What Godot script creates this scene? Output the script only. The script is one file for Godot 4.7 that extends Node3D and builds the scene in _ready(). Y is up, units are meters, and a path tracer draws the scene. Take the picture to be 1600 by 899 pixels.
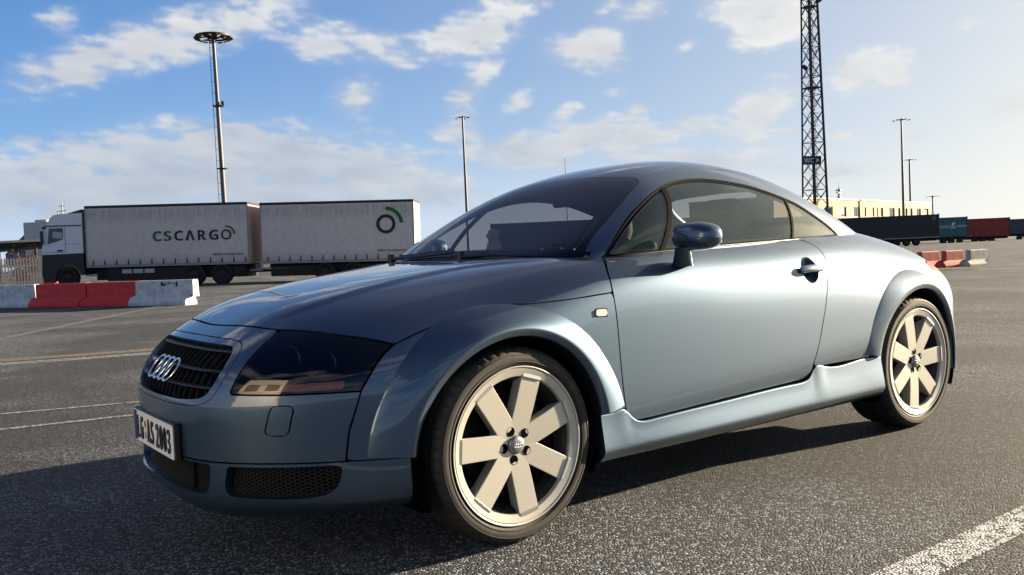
extends Node3D

# ---------------------------------------------------------------- helpers: splines, mesh building, things
class Spline:
	var x := PackedFloat64Array()
	var y := PackedFloat64Array()
	var m := PackedFloat64Array()
	func _init(pts: Array) -> void:
		for i in range(0, pts.size(), 2):
			x.append(pts[i]); y.append(pts[i + 1])
		var n := x.size()
		var c := PackedFloat64Array(); var d := PackedFloat64Array()
		c.resize(n); d.resize(n); m.resize(n)
		for i in range(1, n - 1):
			var h0 := x[i] - x[i - 1]; var h1 := x[i + 1] - x[i]
			var r := 6.0 * ((y[i + 1] - y[i]) / h1 - (y[i] - y[i - 1]) / h0)
			var w := 2.0 * (h0 + h1) - h0 * c[i - 1]
			c[i] = h1 / w; d[i] = (r - h0 * d[i - 1]) / w
		for i in range(n - 2, 0, -1):
			m[i] = d[i] - c[i] * m[i + 1]
	func at(t: float) -> float:
		var n := x.size()
		t = clampf(t, x[0], x[n - 1])
		var i := 0
		while i < n - 2 and t > x[i + 1]: i += 1
		var h := x[i + 1] - x[i]; var a := x[i + 1] - t; var b := t - x[i]
		return (m[i] * a * a * a + m[i + 1] * b * b * b) / (6.0 * h) + (y[i] / h - m[i] * h / 6.0) * a + (y[i + 1] / h - m[i + 1] * h / 6.0) * b


class MB:
	var v := PackedVector3Array()
	var n := PackedVector3Array()
	var uv := PackedVector2Array()
	var ix := PackedInt32Array()
	func vert(p: Vector3, q: Vector3, t := Vector2.ZERO) -> int:
		v.append(p); n.append(q); uv.append(t)
		return v.size() - 1
	func tri(a: int, b: int, c: int) -> void:
		# front faces run clockwise: turn the triangle so that it agrees with its normals
		if (v[b] - v[a]).cross(v[c] - v[a]).dot(n[a] + n[b] + n[c]) > 0.0:
			ix.append(a); ix.append(c); ix.append(b)
		else:
			ix.append(a); ix.append(b); ix.append(c)
	func quad(a: Vector3, b: Vector3, c: Vector3, d: Vector3, nn := Vector3.ZERO, u := Vector2(1, 1)) -> void:
		if nn == Vector3.ZERO: nn = (b - a).cross(c - a).normalized()
		var i := vert(a, nn, Vector2(0, 0)); vert(b, nn, Vector2(u.x, 0)); vert(c, nn, u); vert(d, nn, Vector2(0, u.y))
		tri(i, i + 1, i + 2); tri(i, i + 2, i + 3)
	func box(c: Vector3, s: Vector3, bev := 0.0, basis := Basis.IDENTITY) -> void:
		var h := s * 0.5
		bev = minf(bev, minf(h.x, minf(h.y, h.z)) * 0.9)
		for ax in 3:
			for sg in [-1.0, 1.0]:
				var nn := Vector3.ZERO; nn[ax] = sg
				var b1 := (ax + 1) % 3; var b2 := (ax + 2) % 3
				var q := []
				for k in [[-1, -1], [1, -1], [1, 1], [-1, 1]]:
					var p := Vector3.ZERO
					p[ax] = sg * h[ax]; p[b1] = k[0] * (h[b1] - bev); p[b2] = k[1] * (h[b2] - bev)
					q.append(c + basis * p)
				quad(q[0], q[1], q[2], q[3], basis * nn)
		if bev <= 0.0: return
		for ax in 3:
			var b1 := (ax + 1) % 3; var b2 := (ax + 2) % 3
			for s1 in [-1.0, 1.0]:
				for s2 in [-1.0, 1.0]:
					var q := []
					for k in [[-1, 0], [1, 0], [1, 1], [-1, 1]]:
						var p := Vector3.ZERO
						p[ax] = k[0] * (h[ax] - bev)
						p[b1] = s1 * (h[b1] - (bev if k[1] == 0 else 0.0)); p[b2] = s2 * (h[b2] - (0.0 if k[1] == 0 else bev))
						q.append(c + basis * p)
					var nn := Vector3.ZERO; nn[b1] = s1; nn[b2] = s2
					quad(q[0], q[1], q[2], q[3], basis * nn.normalized())
		for s1 in [-1.0, 1.0]:
			for s2 in [-1.0, 1.0]:
				for s3 in [-1.0, 1.0]:
					var sg := Vector3(s1, s2, s3)
					var nn := basis * sg.normalized()
					var i := v.size()
					for ax in 3:
						var p := sg * (h - Vector3(bev, bev, bev)); p[ax] = sg[ax] * h[ax]
						vert(c + basis * p, nn)
					tri(i, i + 1, i + 2)
	# a round bar between two points
	func bar(a: Vector3, b: Vector3, r: float, r2 := -1.0, seg := 8, caps := true) -> void:
		if r2 < 0.0: r2 = r
		var d := (b - a).normalized()
		var s := d.cross(Vector3.UP if absf(d.y) < 0.9 else Vector3.RIGHT).normalized(); var t := d.cross(s)
		var i := v.size()
		for k in seg + 1:
			var q := s * cos(TAU * k / seg) + t * sin(TAU * k / seg)
			vert(a + q * r, q, Vector2(float(k) / seg, 0)); vert(b + q * r2, q, Vector2(float(k) / seg, 1))
		for k in seg:
			tri(i + 2 * k, i + 2 * k + 1, i + 2 * k + 2); tri(i + 2 * k + 1, i + 2 * k + 3, i + 2 * k + 2)
		if caps:
			for e in 2:
				var c0 := a if e == 0 else b; var rr := r if e == 0 else r2; var nn := -d if e == 0 else d
				var j := vert(c0, nn)
				for k in seg + 1: vert(c0 + (s * cos(TAU * k / seg) + t * sin(TAU * k / seg)) * rr, nn)
				for k in seg: tri(j, j + 1 + k, j + 2 + k)
	# a bar of square section
	func beam(a: Vector3, b: Vector3, w: float) -> void:
		var d := b - a; var l := d.length(); d /= l
		var s := d.cross(Vector3.UP if absf(d.y) < 0.9 else Vector3.RIGHT).normalized()
		box((a + b) * 0.5, Vector3(w, w, l), 0.0, Basis(s, d.cross(s).normalized(), d))
	# turned about the z axis; profile of (radius, z); each span gets its own normals unless smooth
	func lathe(prof: Array, seg := 48, smooth := false, a0 := 0.0, a1 := TAU, centre := Vector3.ZERO) -> void:
		var m := prof.size()
		var nr := []
		for k in m - 1:
			var d: Vector2 = prof[k + 1] - prof[k]
			nr.append(Vector2(-d.y, d.x).normalized())
		for k in m - 1:
			var n0: Vector2 = nr[k]; var n1: Vector2 = nr[k]
			if smooth:
				if k > 0: n0 = (nr[k] + nr[k - 1]).normalized()
				if k < m - 2: n1 = (nr[k] + nr[k + 1]).normalized()
			var i := v.size()
			for j in seg + 1:
				var a := a0 + (a1 - a0) * j / seg; var c := cos(a); var s := sin(a)
				vert(centre + Vector3(prof[k].x * c, prof[k].x * s, prof[k].y), Vector3(n0.x * c, n0.x * s, n0.y), Vector2(float(j) / seg, float(k) / (m - 1)))
				vert(centre + Vector3(prof[k + 1].x * c, prof[k + 1].x * s, prof[k + 1].y), Vector3(n1.x * c, n1.x * s, n1.y), Vector2(float(j) / seg, float(k + 1) / (m - 1)))
			for j in seg:
				tri(i + 2 * j, i + 2 * j + 1, i + 2 * j + 2); tri(i + 2 * j + 1, i + 2 * j + 3, i + 2 * j + 2)
	# a flat outline (x, y) given depth along z from z0 to z1
	func prism(poly: PackedVector2Array, z0: float, z1: float, tr := Transform3D.IDENTITY) -> void:
		var t := Geometry2D.triangulate_polygon(poly)
		var cx := Vector2.ZERO
		for p in poly: cx += p / poly.size()
		var sgn := -1.0 if Geometry2D.is_polygon_clockwise(poly) else 1.0
		for e in 2:
			var z := z0 if e == 0 else z1
			var nn := tr.basis * Vector3(0, 0, signf(z - (z0 + z1) * 0.5))
			var i := v.size()
			for p in poly: vert(tr * Vector3(p.x, p.y, z), nn.normalized(), p)
			for k in range(0, t.size(), 3): tri(i + t[k], i + t[k + 1], i + t[k + 2])
		for k in poly.size():
			var a := poly[k]; var b := poly[(k + 1) % poly.size()]
			var d := (b - a).normalized() * sgn
			quad(tr * Vector3(a.x, a.y, z0), tr * Vector3(b.x, b.y, z0), tr * Vector3(b.x, b.y, z1), tr * Vector3(a.x, a.y, z1), (tr.basis * Vector3(d.y, -d.x, 0)).normalized())
	# a grid of points (rows of equal length), normals worked out from the neighbours
	func sheet(rows: Array, outward := Vector3.ZERO, closed := false) -> void:
		var r := rows.size(); var c: int = rows[0].size(); var i := v.size()
		for a in r:
			for b in c:
				var du: Vector3 = rows[mini(a + 1, r - 1)][b] - rows[maxi(a - 1, 0)][b]
				var b0 := maxi(b - 1, 0); var b1 := mini(b + 1, c - 1)
				if closed and (b == 0 or b == c - 1): b0 = c - 2; b1 = 1
				var q: Vector3 = du.cross(rows[a][b1] - rows[a][b0])
				if q.length_squared() < 1e-16: q = outward if outward != Vector3.ZERO else Vector3.UP
				vert(rows[a][b], q.normalized(), Vector2(float(b) / (c - 1), float(a) / (r - 1)))
		if outward != Vector3.ZERO:
			var s := 0.0
			for k in range(i, v.size()): s += n[k].dot(outward)
			if s < 0.0:
				for k in range(i, v.size()): n[k] = -n[k]
		for a in r - 1:
			for b in c - 1:
				var k := i + a * c + b
				tri(k, k + 1, k + c); tri(k + 1, k + c + 1, k + c)
	func flipped(from := 0) -> void:
		for k in range(from, n.size()): n[k] = -n[k]
		for k in range(0, ix.size(), 3):
			var t := ix[k + 1]; ix[k + 1] = ix[k + 2]; ix[k + 2] = t
	func mirrored() -> MB:
		var o := MB.new()
		for k in v.size():
			o.v.append(Vector3(v[k].x, v[k].y, -v[k].z)); o.n.append(Vector3(n[k].x, n[k].y, -n[k].z))
		o.uv = uv.duplicate()
		for k in range(0, ix.size(), 3):
			o.ix.append(ix[k]); o.ix.append(ix[k + 2]); o.ix.append(ix[k + 1])
		return o
	func mesh(m: Material) -> ArrayMesh:
		var a := []; a.resize(Mesh.ARRAY_MAX)
		a[Mesh.ARRAY_VERTEX] = v; a[Mesh.ARRAY_NORMAL] = n; a[Mesh.ARRAY_TEX_UV] = uv; a[Mesh.ARRAY_INDEX] = ix
		var r := ArrayMesh.new()
		r.add_surface_from_arrays(Mesh.PRIMITIVE_TRIANGLES, a)
		r.surface_set_material(0, m)
		return r


var taken := {}
func numbered(called: String) -> String:
	var k: int = taken.get(called, 0)
	taken[called] = k + 1
	return called if k == 0 else "%s_%03d" % [called, k]

func tag(o: Node, label: String, category: String, group := "") -> Node:
	o.set_meta("label", label); o.set_meta("category", category)
	if group: o.set_meta("group", group)
	return o

func thing(called: String, at: Vector3, turn: float, label: String, category: String, group := "") -> Node3D:
	var o := Node3D.new(); o.name = numbered(called); add_child(o)
	o.position = at; o.rotation.y = turn
	tag(o, label, category, group)
	return o

func part(called: String, mb: MB, m: Material, parent: Node, label := "") -> MeshInstance3D:
	return put(called, mb.mesh(m), parent, label)

func put(called: String, mesh: Mesh, parent: Node, label := "") -> MeshInstance3D:
	var o := MeshInstance3D.new()
	o.mesh = mesh
	if parent == self:
		o.name = numbered(called)
	else:
		# plain name for the first of its kind under this parent, then three-digit numbers
		var nm := called; var k := 0
		while parent.has_node(nm): k += 1; nm = "%s_%03d" % [called, k]
		o.name = nm
	parent.add_child(o, true)
	if label: o.set_meta("label", label)
	return o

func sub(called: String, parent: Node, at := Vector3.ZERO) -> Node3D:
	var o := Node3D.new()
	var nm := called; var k := 0
	while parent.has_node(nm): k += 1; nm = "%s_%03d" % [called, k]
	o.name = nm; parent.add_child(o, true); o.position = at
	return o

func structure(o: Node) -> Node:
	o.set_meta("kind", "structure")
	return o

func stuff(o: Node) -> Node:
	o.set_meta("kind", "stuff")
	return o

func copy_of(o: Node3D, at: Vector3, turn: float, label: String) -> Node3D:
	var c: Node3D = o.duplicate()
	c.name = numbered(String(o.name).rstrip("_0123456789")); add_child(c)
	c.position = at; c.rotation.y = turn
	c.set_meta("label", label)
	return c

func mat(c: Color, rough := 0.6, metal := 0.0) -> StandardMaterial3D:
	var m := StandardMaterial3D.new()
	m.albedo_color = c; m.roughness = rough; m.metallic = metal
	return m

func lin(r: float, g: float, b: float) -> Color:
	return Color(r, g, b).linear_to_srgb()

func noise(seed_: int, freq: float, oct := 4, kind := FastNoiseLite.TYPE_SIMPLEX_SMOOTH) -> FastNoiseLite:
	var f := FastNoiseLite.new()
	f.seed = seed_; f.frequency = freq; f.noise_type = kind
	f.fractal_type = FastNoiseLite.FRACTAL_FBM if oct > 1 else FastNoiseLite.FRACTAL_NONE
	f.fractal_octaves = oct
	return f

func tex(im: Image) -> ImageTexture:
	return ImageTexture.create_from_image(im)

# dirt: a tileable picture of lo..hi tones
func grime(seed_: int, freq: float, lo: Color, hi: Color, size := 512, oct := 5) -> ImageTexture:
	var g := noise(seed_, freq, oct).get_seamless_image(size, size)
	var im := Image.create(size, size, false, Image.FORMAT_RGB8)
	for y in size:
		for x in size:
			im.set_pixel(x, y, lo.lerp(hi, smoothstep(0.2, 0.8, g.get_pixel(x, y).r)))
	return tex(im)

# letters with depth, scaled so that their capital height is h and their width w (0: as it comes)
func letters(s: String, h: float, w: float, depth: float, m: Material, bold := true, serif := false) -> Array:
	var f := SystemFont.new()
	f.font_names = PackedStringArray(["Droid Serif" if serif else "Droid Sans"])
	f.font_weight = 700 if bold else 400
	var t := TextMesh.new()
	t.text = s; t.font = f; t.font_size = 64; t.pixel_size = 0.01; t.depth = 1.0
	t.horizontal_alignment = HORIZONTAL_ALIGNMENT_CENTER
	t.material = m
	var b := t.get_aabb()
	var sy := h / maxf(b.size.y, 0.001)
	var sx := w / maxf(b.size.x, 0.001) if w > 0.0 else sy
	return [t, Vector3(sx, sy, depth), b]

func write(called: String, s: String, h: float, w: float, at: Vector3, turn: Basis, m: Material, parent: Node, bold := true) -> void:
	var l := letters(s, h, w, 0.004, m, bold)
	var o := put(called, l[0], parent)
	var b: AABB = l[2]
	var sc: Vector3 = l[1]
	o.transform = Transform3D(turn * Basis.from_scale(sc), at)
	o.position -= turn * (sc * (b.position + b.size * 0.5))

# the yard's own axes: metres to the right of and ahead of where the photographer stands
const AHEAD := Vector3(0.59237, 0, -0.80566)
const RIGHT := Vector3(0.80566, 0, 0.59237)
const STAND := Vector3(-1.657, 0, 3.118)
func lie(r: float, d: float) -> float:   # the yard falls off gently to the right
	return -(0.02 * clampf(r + 18.0, 0.0, 25.0) + 0.011 * clampf(r - 7.0, 0.0, 130.0)) * smoothstep(12.0, 45.0, d)
func yard(r: float, d: float, h := 0.0) -> Vector3:
	return STAND + RIGHT * r + AHEAD * d + Vector3(0, lie(r, d) + h, 0)

func _ready() -> void:
	# ------ camera
	var cam := Camera3D.new(); cam.name = "camera"
	cam.position = Vector3(-1.6569, 0.9483, 3.1178)
	cam.rotation = Vector3(-0.0437, -0.6340, -0.0447)
	cam.fov = 36.13; cam.near = 0.05; cam.far = 6000.0
	add_child(cam)
	# ------ sky, sun, exposure
	var to_sun := Vector3(4.7, 1.0, 1.0).normalized()
	var env := Environment.new()
	var sky := Sky.new(); sky.sky_material = make_sky(to_sun)
	env.background_mode = Environment.BG_SKY; env.sky = sky
	env.background_energy_multiplier = 0.25
	env.ambient_light_source = Environment.AMBIENT_SOURCE_SKY
	env.reflected_light_source = Environment.REFLECTION_SOURCE_SKY
	env.tonemap_mode = Environment.TONE_MAPPER_LINEAR
	env.tonemap_exposure = 4.0
	env.sdfgi_enabled = true; env.ssao_enabled = true; env.ssil_enabled = true
	var we := WorldEnvironment.new(); we.name = "environment"; we.environment = env; add_child(we)
	var sun := DirectionalLight3D.new(); sun.name = "sun"
	sun.light_energy = 1.6; sun.light_color = Color(1.0, 0.91, 0.77); sun.light_angular_distance = 0.5; sun.shadow_enabled = true
	add_child(sun)
	sun.look_at_from_position(to_sun * 50.0, Vector3.ZERO, Vector3.UP)
	# ------ the place
	make_ground()
	dark = mat(Color(0.03, 0.03, 0.035), 0.9)
	make_building()
	make_left_edge()
	make_masts()
	make_tower()
	make_far_trailers()
	make_lorry()
	make_barriers()
	# ------ the car
	make_car()
	make_van()

# ---------------------------------------------------------------- the car's surfaces: x along the car from the front axle, y up, z to its left
const UF := -0.893
const UR := 3.165
const GF := 0.31
const GR := 2.98
const GV := 0.80
var sW := Spline.new([-0.893, 0.875, -0.4, 0.872, 0, 0.868, 0.45, 0.868, 1.2, 0.870, 2.0, 0.872, 2.6, 0.875, 3.165, 0.87])
var sM := Spline.new([-0.893, 0.42, -0.4, 0.46, 0.3, 0.52, 1.2, 0.52, 2.2, 0.54, 3.165, 0.56])
var sT := Spline.new([-0.893, 0.665, -0.6, 0.77, -0.3, 0.843, 0, 0.882, 0.4, 0.918, 0.9, 0.97, 1.5, 1.005, 2.1, 1.02, 2.6, 0.972, 2.9, 0.90, 3.165, 0.83])
var sB := Spline.new([-0.893, 0.15, 0, 0.15, 0.6, 0.16, 1.8, 0.17, 2.4, 0.25, 3.165, 0.275])
var sPT := Spline.new([-0.893, 3.3, -0.3, 3.2, 0.1, 3.8, 0.45, 6.0, 1.0, 5.0, 1.6, 4.2, 2.4, 2.8, 3.165, 2.4])
var sPB := Spline.new([-0.893, 7, -0.3, 7, 1, 4.5, 3.165, 3.5])
var sFold := Spline.new([-0.68, 61.0, -0.511, 60.6, -0.396, 61.0, -0.278, 62.0, -0.138, 63.4, 0.0, 64.2, 0.114, 63.4, 0.255, 58.6, 0.44, 51.5])
var gW := Spline.new([0.31, 0.765, 0.7, 0.772, 1.2, 0.768, 1.7, 0.748, 2.1, 0.705, 2.6, 0.61, 2.98, 0.52])
var gR := Spline.new([0.31, 0.88, 0.6, 1.062, 0.9, 1.237, 1.2, 1.32, 1.45, 1.337, 1.75, 1.308, 2.1, 1.20, 2.5, 1.025, 2.8, 0.91, 2.98, 0.84])
var gP := Spline.new([0.31, 5.5, 0.6, 4.4, 1.0, 2.95, 1.4, 2.5, 2.0, 2.4, 2.98, 2.3])

func close(t: float, a: float, n: float) -> float:
	if t >= a: return 1.0
	return pow(maxf(0.0, 1.0 - pow(clampf(1.0 - t / a, 0.0, 1.0), n)), 1.0 / n)

func section(u: float) -> PackedFloat64Array:   # half width, height of the widest line, rise above it, drop below it, the two squarenesses
	var vm := sM.at(u)
	return PackedFloat64Array([
		sW.at(u) * close(u - UF, 1.05, 2.6) * close(UR - u, 0.75, 3.0), vm,
		(sT.at(u) - vm) * close(u - UF, 0.5, 3.2) * close(UR - u, 0.4, 2.4),
		(vm - sB.at(u)) * close(u - UF, 0.3, 6.0) * close(UR - u, 0.3, 2.5), sPT.at(u), sPB.at(u)])

func body(u: float, th: float) -> Vector3:
	var q := section(u)
	var c := cos(th); var s := sin(th)
	var p := q[4] if s >= 0.0 else q[5]
	var r := pow(pow(absf(c), p) + pow(absf(s), p), -1.0 / p)
	var y := q[1] + (q[2] if s >= 0.0 else q[3]) * s * r
	if u < 0.44 and u > -0.68 and s > 0.7:   # the bonnet's middle stands a little proud between two folds
		var d := rad_to_deg(minf(th, PI - th)) - sFold.at(u)
		y += 0.0065 * smoothstep(-1.9, 1.3, d) * smoothstep(-0.68, -0.48, u) * smoothstep(0.44, 0.22, u)
	return Vector3(u, y, q[0] * c * r)

func house(u: float, th: float) -> Vector3:
	var w := gW.at(u) * close(u - GF, 0.5, 3.8) * close(GR - u, 0.9, 2.5)
	var t := (gR.at(u) - GV) * close(u - GF, 0.08, 2.0) * close(GR - u, 0.15, 2.0)
	var p := gP.at(u)
	var c := cos(th); var s := sin(th)
	var r := pow(pow(absf(c), p) + pow(absf(s), p), -1.0 / p)
	return Vector3(u, GV + t * s * r, w * c * r)

func body_side(u: float, v: float) -> float:   # the half width of the body at a height
	var q := section(u)
	var p := q[4] if v >= q[1] else q[5]
	var t := absf(v - q[1]) / maxf(q[2] if v >= q[1] else q[3], 1e-6)
	return q[0] * pow(maxf(0.0, 1.0 - pow(minf(t, 1.0), p)), 1.0 / p)

func in_house(P: Vector3) -> float:   # above 0 outside the glasshouse
	if P.x < GF or P.x > GR: return 1.0
	var w := gW.at(P.x) * close(P.x - GF, 0.5, 3.8) * close(GR - P.x, 0.9, 2.5)
	var t := (gR.at(P.x) - GV) * close(P.x - GF, 0.08, 2.0) * close(GR - P.x, 0.15, 2.0)
	var p := gP.at(P.x)
	return pow(absf(P.z) / maxf(w, 1e-4), p) + pow(maxf(P.y - GV, 0.0) / maxf(t, 1e-4), p) - 1.0

func in_body(P: Vector3) -> float:   # above 0 outside the lower body
	var q := section(P.x)
	var p := q[4] if P.y >= q[1] else q[5]
	return pow(absf(P.z) / maxf(q[0], 1e-4), p) + pow(absf(P.y - q[1]) / maxf(q[2] if P.y >= q[1] else q[3], 1e-4), p) - 1.0

# ---------------------------------------------------------------- panels: pieces of those surfaces cut out along shut lines
class Sheet:
	var q := PackedVector2Array()   # u, angle
	var P := PackedVector3Array()
	var t := PackedInt32Array()
	var rim := PackedInt32Array()   # pairs of points on cut edges, with the third point of the triangle inside
	var f: Callable
	func clip(s: PackedFloat32Array) -> void:
		var nt := PackedInt32Array(); var nr := PackedInt32Array()
		var cut := {}
		var s2 := s.duplicate()
		for k in range(0, t.size(), 3):
			var a := t[k]; var b := t[k + 1]; var c := t[k + 2]
			var ka := s[a] >= 0.0; var kb := s[b] >= 0.0; var kc := s[c] >= 0.0
			if ka and kb and kc:
				nt.append(a); nt.append(b); nt.append(c); continue
			if not (ka or kb or kc): continue
			var poly := PackedInt32Array(); var fresh := PackedInt32Array()
			for e in [[a, b], [b, c], [c, a]]:
				if s[e[0]] >= 0.0: poly.append(e[0])
				if (s[e[0]] >= 0.0) != (s[e[1]] >= 0.0):
					var key := mini(e[0], e[1]) * 16777216 + maxi(e[0], e[1])
					if not cut.has(key):
						var w := s[e[0]] / (s[e[0]] - s[e[1]])
						var z: Vector2 = q[e[0]].lerp(q[e[1]], w)
						cut[key] = q.size()
						q.append(z); P.append(f.call(z.x, z.y)); s2.append(0.0)
					poly.append(cut[key]); fresh.append(cut[key])
			for j in range(1, poly.size() - 1):
				nt.append(poly[0]); nt.append(poly[j]); nt.append(poly[j + 1])
			if fresh.size() == 2:
				var inner := a if ka else (b if kb else c)
				nr.append(fresh[0]); nr.append(fresh[1]); nr.append(inner)
		for k in range(0, rim.size(), 3):
			if s2[rim[k]] >= 0.0 and s2[rim[k + 1]] >= 0.0:
				nr.append(rim[k]); nr.append(rim[k + 1]); nr.append(rim[k + 2])
		t = nt; rim = nr

# chart: 0 (u, angle), 1 seen from the front (z, y), 2 seen from the side (x, y), 3 seen from above (x, z)
func flat(chart: int, q: Vector2, P: Vector3) -> Vector2:
	match chart:
		1: return Vector2(P.z, P.y)
		2: return Vector2(P.x, P.y)
		3: return Vector2(P.x, P.z)
	return q

func curve(pts: Array, n := 4) -> Array:   # a smooth line through points given as [a, b, a, b ...]
	var p := []
	for i in range(0, pts.size(), 2): p.append(Vector2(pts[i], pts[i + 1]))
	var out := []
	for i in p.size() - 1:
		var a: Vector2 = p[maxi(i - 1, 0)]; var b: Vector2 = p[i]; var c: Vector2 = p[i + 1]; var d: Vector2 = p[mini(i + 2, p.size() - 1)]
		for k in n: out.append(b.cubic_interpolate(c, a, d, float(k) / n))
	out.append(p[-1])
	return out

func back(a: Array) -> Array:
	var b := a.duplicate(); b.reverse(); return b

func other(a: Array) -> Array:   # the mirror image of a half outline seen from the front, run on backwards
	var b := []
	for k in range(a.size() - 1, -1, -1): b.append(Vector2(-a[k].x, a[k].y))
	return b

func both(a: Array) -> Array:
	return a + other(a)

# signed distance to an outline, positive inside; edges whose two ends lie in `free` are not drawn as shut lines
func inside(loop: Array, p: Vector2, open_from := -1) -> float:
	var n := loop.size(); var d := 1e9; var odd := false
	var j := n - 1
	for i in n:
		var a: Vector2 = loop[j]; var b: Vector2 = loop[i]
		if (a.y > p.y) != (b.y > p.y) and p.x < (b.x - a.x) * (p.y - a.y) / (b.y - a.y) + a.x: odd = not odd
		if open_from < 0 or i <= open_from:
			if not (open_from >= 0 and i == 0):
				var e := b - a; var l := e.length_squared()
				var h := clampf((p - a).dot(e) / l, 0.0, 1.0) if l > 0.0 else 0.0
				d = minf(d, (p - a - e * h).length_squared())
		j = i
	return sqrt(d) if odd else -sqrt(d)

func grid(f: Callable, u0: float, u1: float, t0: float, t1: float, nu: int, nt: int, pole := false) -> Sheet:
	var s := Sheet.new(); s.f = f
	for i in nu + 1:
		var x := float(i) / nu
		var u := u0 + (u1 - u0) * (x * x * x if pole else x)
		for j in nt + 1:
			var th := deg_to_rad(lerpf(t0, t1, float(j) / nt))
			s.q.append(Vector2(u, th)); s.P.append(f.call(u, th))
	for i in nu:
		for j in nt:
			var k := i * (nt + 1) + j
			s.t.append_array([k, k + 1, k + nt + 1, k + 1, k + nt + 2, k + nt + 1])
	return s

func keep(s: Sheet, fn: Callable) -> void:
	var a := PackedFloat32Array(); a.resize(s.q.size()); a.fill(-1.0)
	var used := PackedByteArray(); used.resize(s.q.size())
	for k in s.t: used[k] = 1
	for k in s.rim: used[k] = 1
	for k in s.q.size():
		if used[k]: a[k] = fn.call(s.q[k], s.P[k])
	s.clip(a)

func cut_in(s: Sheet, chart: int, loop: Array, gap := 0.0025, open_from := -1) -> void:   # keep what lies inside the outline
	keep(s, func(q, P): return inside(loop, flat(chart, q, P), open_from) - gap)

func cut_out(s: Sheet, chart: int, loop: Array, gap := 0.0025) -> void:
	keep(s, func(q, P): return -inside(loop, flat(chart, q, P)) - gap)

func normal_at(f: Callable, u: float, th: float, lo: float, hi: float) -> Vector3:
	var e := clampf(minf(u - lo, hi - u) * 0.05, 2e-6, 5e-4)
	var a: Vector3 = f.call(u + e, th) - f.call(u - e, th)
	var b: Vector3 = f.call(u, th + 0.002) - f.call(u, th - 0.002)
	var n := a.cross(b).normalized()
	return n

func solid(s: Sheet, lip := 0.012, off := 0.0) -> MB:   # the piece as a mesh: its outside and the edges turned in
	var m := MB.new()
	var to := PackedInt32Array(); to.resize(s.q.size()); to.fill(-1)
	var house_ := s.f.get_method() == "house"
	var lo := GF if house_ else UF; var hi := GR if house_ else UR
	for k in s.t:
		if to[k] < 0:
			var n := normal_at(s.f, s.q[k].x, s.q[k].y, lo, hi)
			if n.dot(s.P[k] - Vector3(s.P[k].x + (0.4 if s.P[k].x < 0.0 else (-0.4 if s.P[k].x > 2.4 else 0.0)), 0.6 if house_ else sM.at(s.P[k].x), 0)) < 0.0: n = -n
			to[k] = m.vert(s.P[k] + n * off, n, Vector2(s.P[k].x, s.P[k].y))
	for k in range(0, s.t.size(), 3): m.tri(to[s.t[k]], to[s.t[k + 1]], to[s.t[k + 2]])
	if lip > 0.0:
		for k in range(0, s.rim.size(), 3):
			var a := to[s.rim[k]]; var b := to[s.rim[k + 1]]
			if a < 0 or b < 0: continue
			var na := m.n[a]; var nb := m.n[b]
			var o := (m.v[b] - m.v[a]).cross(na).normalized()
			if o.dot(s.P[s.rim[k + 2]] - s.P[s.rim[k]]) > 0.0: o = -o
			# a small turned edge, then the return
			m.quad(m.v[a], m.v[b], m.v[b] - nb * lip, m.v[a] - na * lip, o)
	return m

# ---------------------------------------------------------------- the coupe
var paint: StandardMaterial3D
var black: StandardMaterial3D
var rubber: StandardMaterial3D
var dark: StandardMaterial3D
var chrome: StandardMaterial3D
var glass: StandardMaterial3D
var screen: StandardMaterial3D
var trim: StandardMaterial3D

func nose(w: float, v: float) -> Vector3:   # the front of the body seen from ahead
	var a := UF; var b := 0.2
	for k in 40:
		var c := (a + b) * 0.5
		if in_body(Vector3(c, v, w)) > 0.0: a = c
		else: b = c
	return Vector3(b, v, w)

func rads(a: Array) -> Array:
	var b := []
	for p in a: b.append(Vector2(p.x, deg_to_rad(p.y)))
	return b

func over(a: Array) -> Array:   # a half outline in (u, angle) and its mirror image
	var b := a.duplicate()
	for k in range(a.size() - 1, -1, -1): b.append(Vector2(a[k].x, PI - a[k].y))
	return b

func pair(called: String, mb: MB, m: Material, car: Node3D, label_left := "", label_right := "") -> void:
	part(called, mb, m, car, label_left)
	part(called, mb.mirrored(), m, car, label_right)

func ring_cut(s: Sheet, x: float, r: float) -> void:
	keep(s, func(_q, P): return Vector2(P.x - x, P.y - 0.318).length() - r)

const WB := 2.422

# a flared arch: from the body out to the lip, round the wheel's centre
func flare(x: float, a0: float, a1: float, lip_w: Spline, ro: Spline) -> MB:
	var rows := []
	var prof := [[0.0, -0.14], [0.02, 0.05], [0.07, 0.16], [0.16, 0.30], [0.30, 0.48], [0.46, 0.65], [0.62, 0.80], [0.76, 0.90], [0.88, 0.965], [0.96, 0.992], [1.0, 1.0]]
	var n := 84
	for k in n + 1:
		var a := deg_to_rad(lerpf(a0, a1, float(k) / n))
		var r0 := ro.at(rad_to_deg(a)); var row := []
		var d := Vector2(cos(a), sin(a))
		var o := Vector2(x, 0.318) + d * r0
		var wb := body_side(o.x, o.y) - 0.006
		var rc := 0.378
		var l := Vector2(x, 0.318) + d * 0.354
		var wl := lip_w.at(l.x)
		for p in prof:
			var r := lerpf(r0, rc, p[0])
			var q := Vector2(x, 0.318) + d * r
			row.append(Vector3(q.x, q.y, wb + (wl + 0.002 - wb) * p[1]))
		for e in [[0.375, 0.0018], [0.370, 0.0005], [0.357, -0.0045], [0.354, -0.007], [0.352, -0.014], [0.352, -0.06]]:
			var q: Vector2 = Vector2(x, 0.318) + d * e[0]
			row.append(Vector3(q.x, q.y, wl + e[1]))
		rows.append(row)
	var m := MB.new()
	m.sheet(rows, Vector3(0, 0, 1))
	return m

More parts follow.
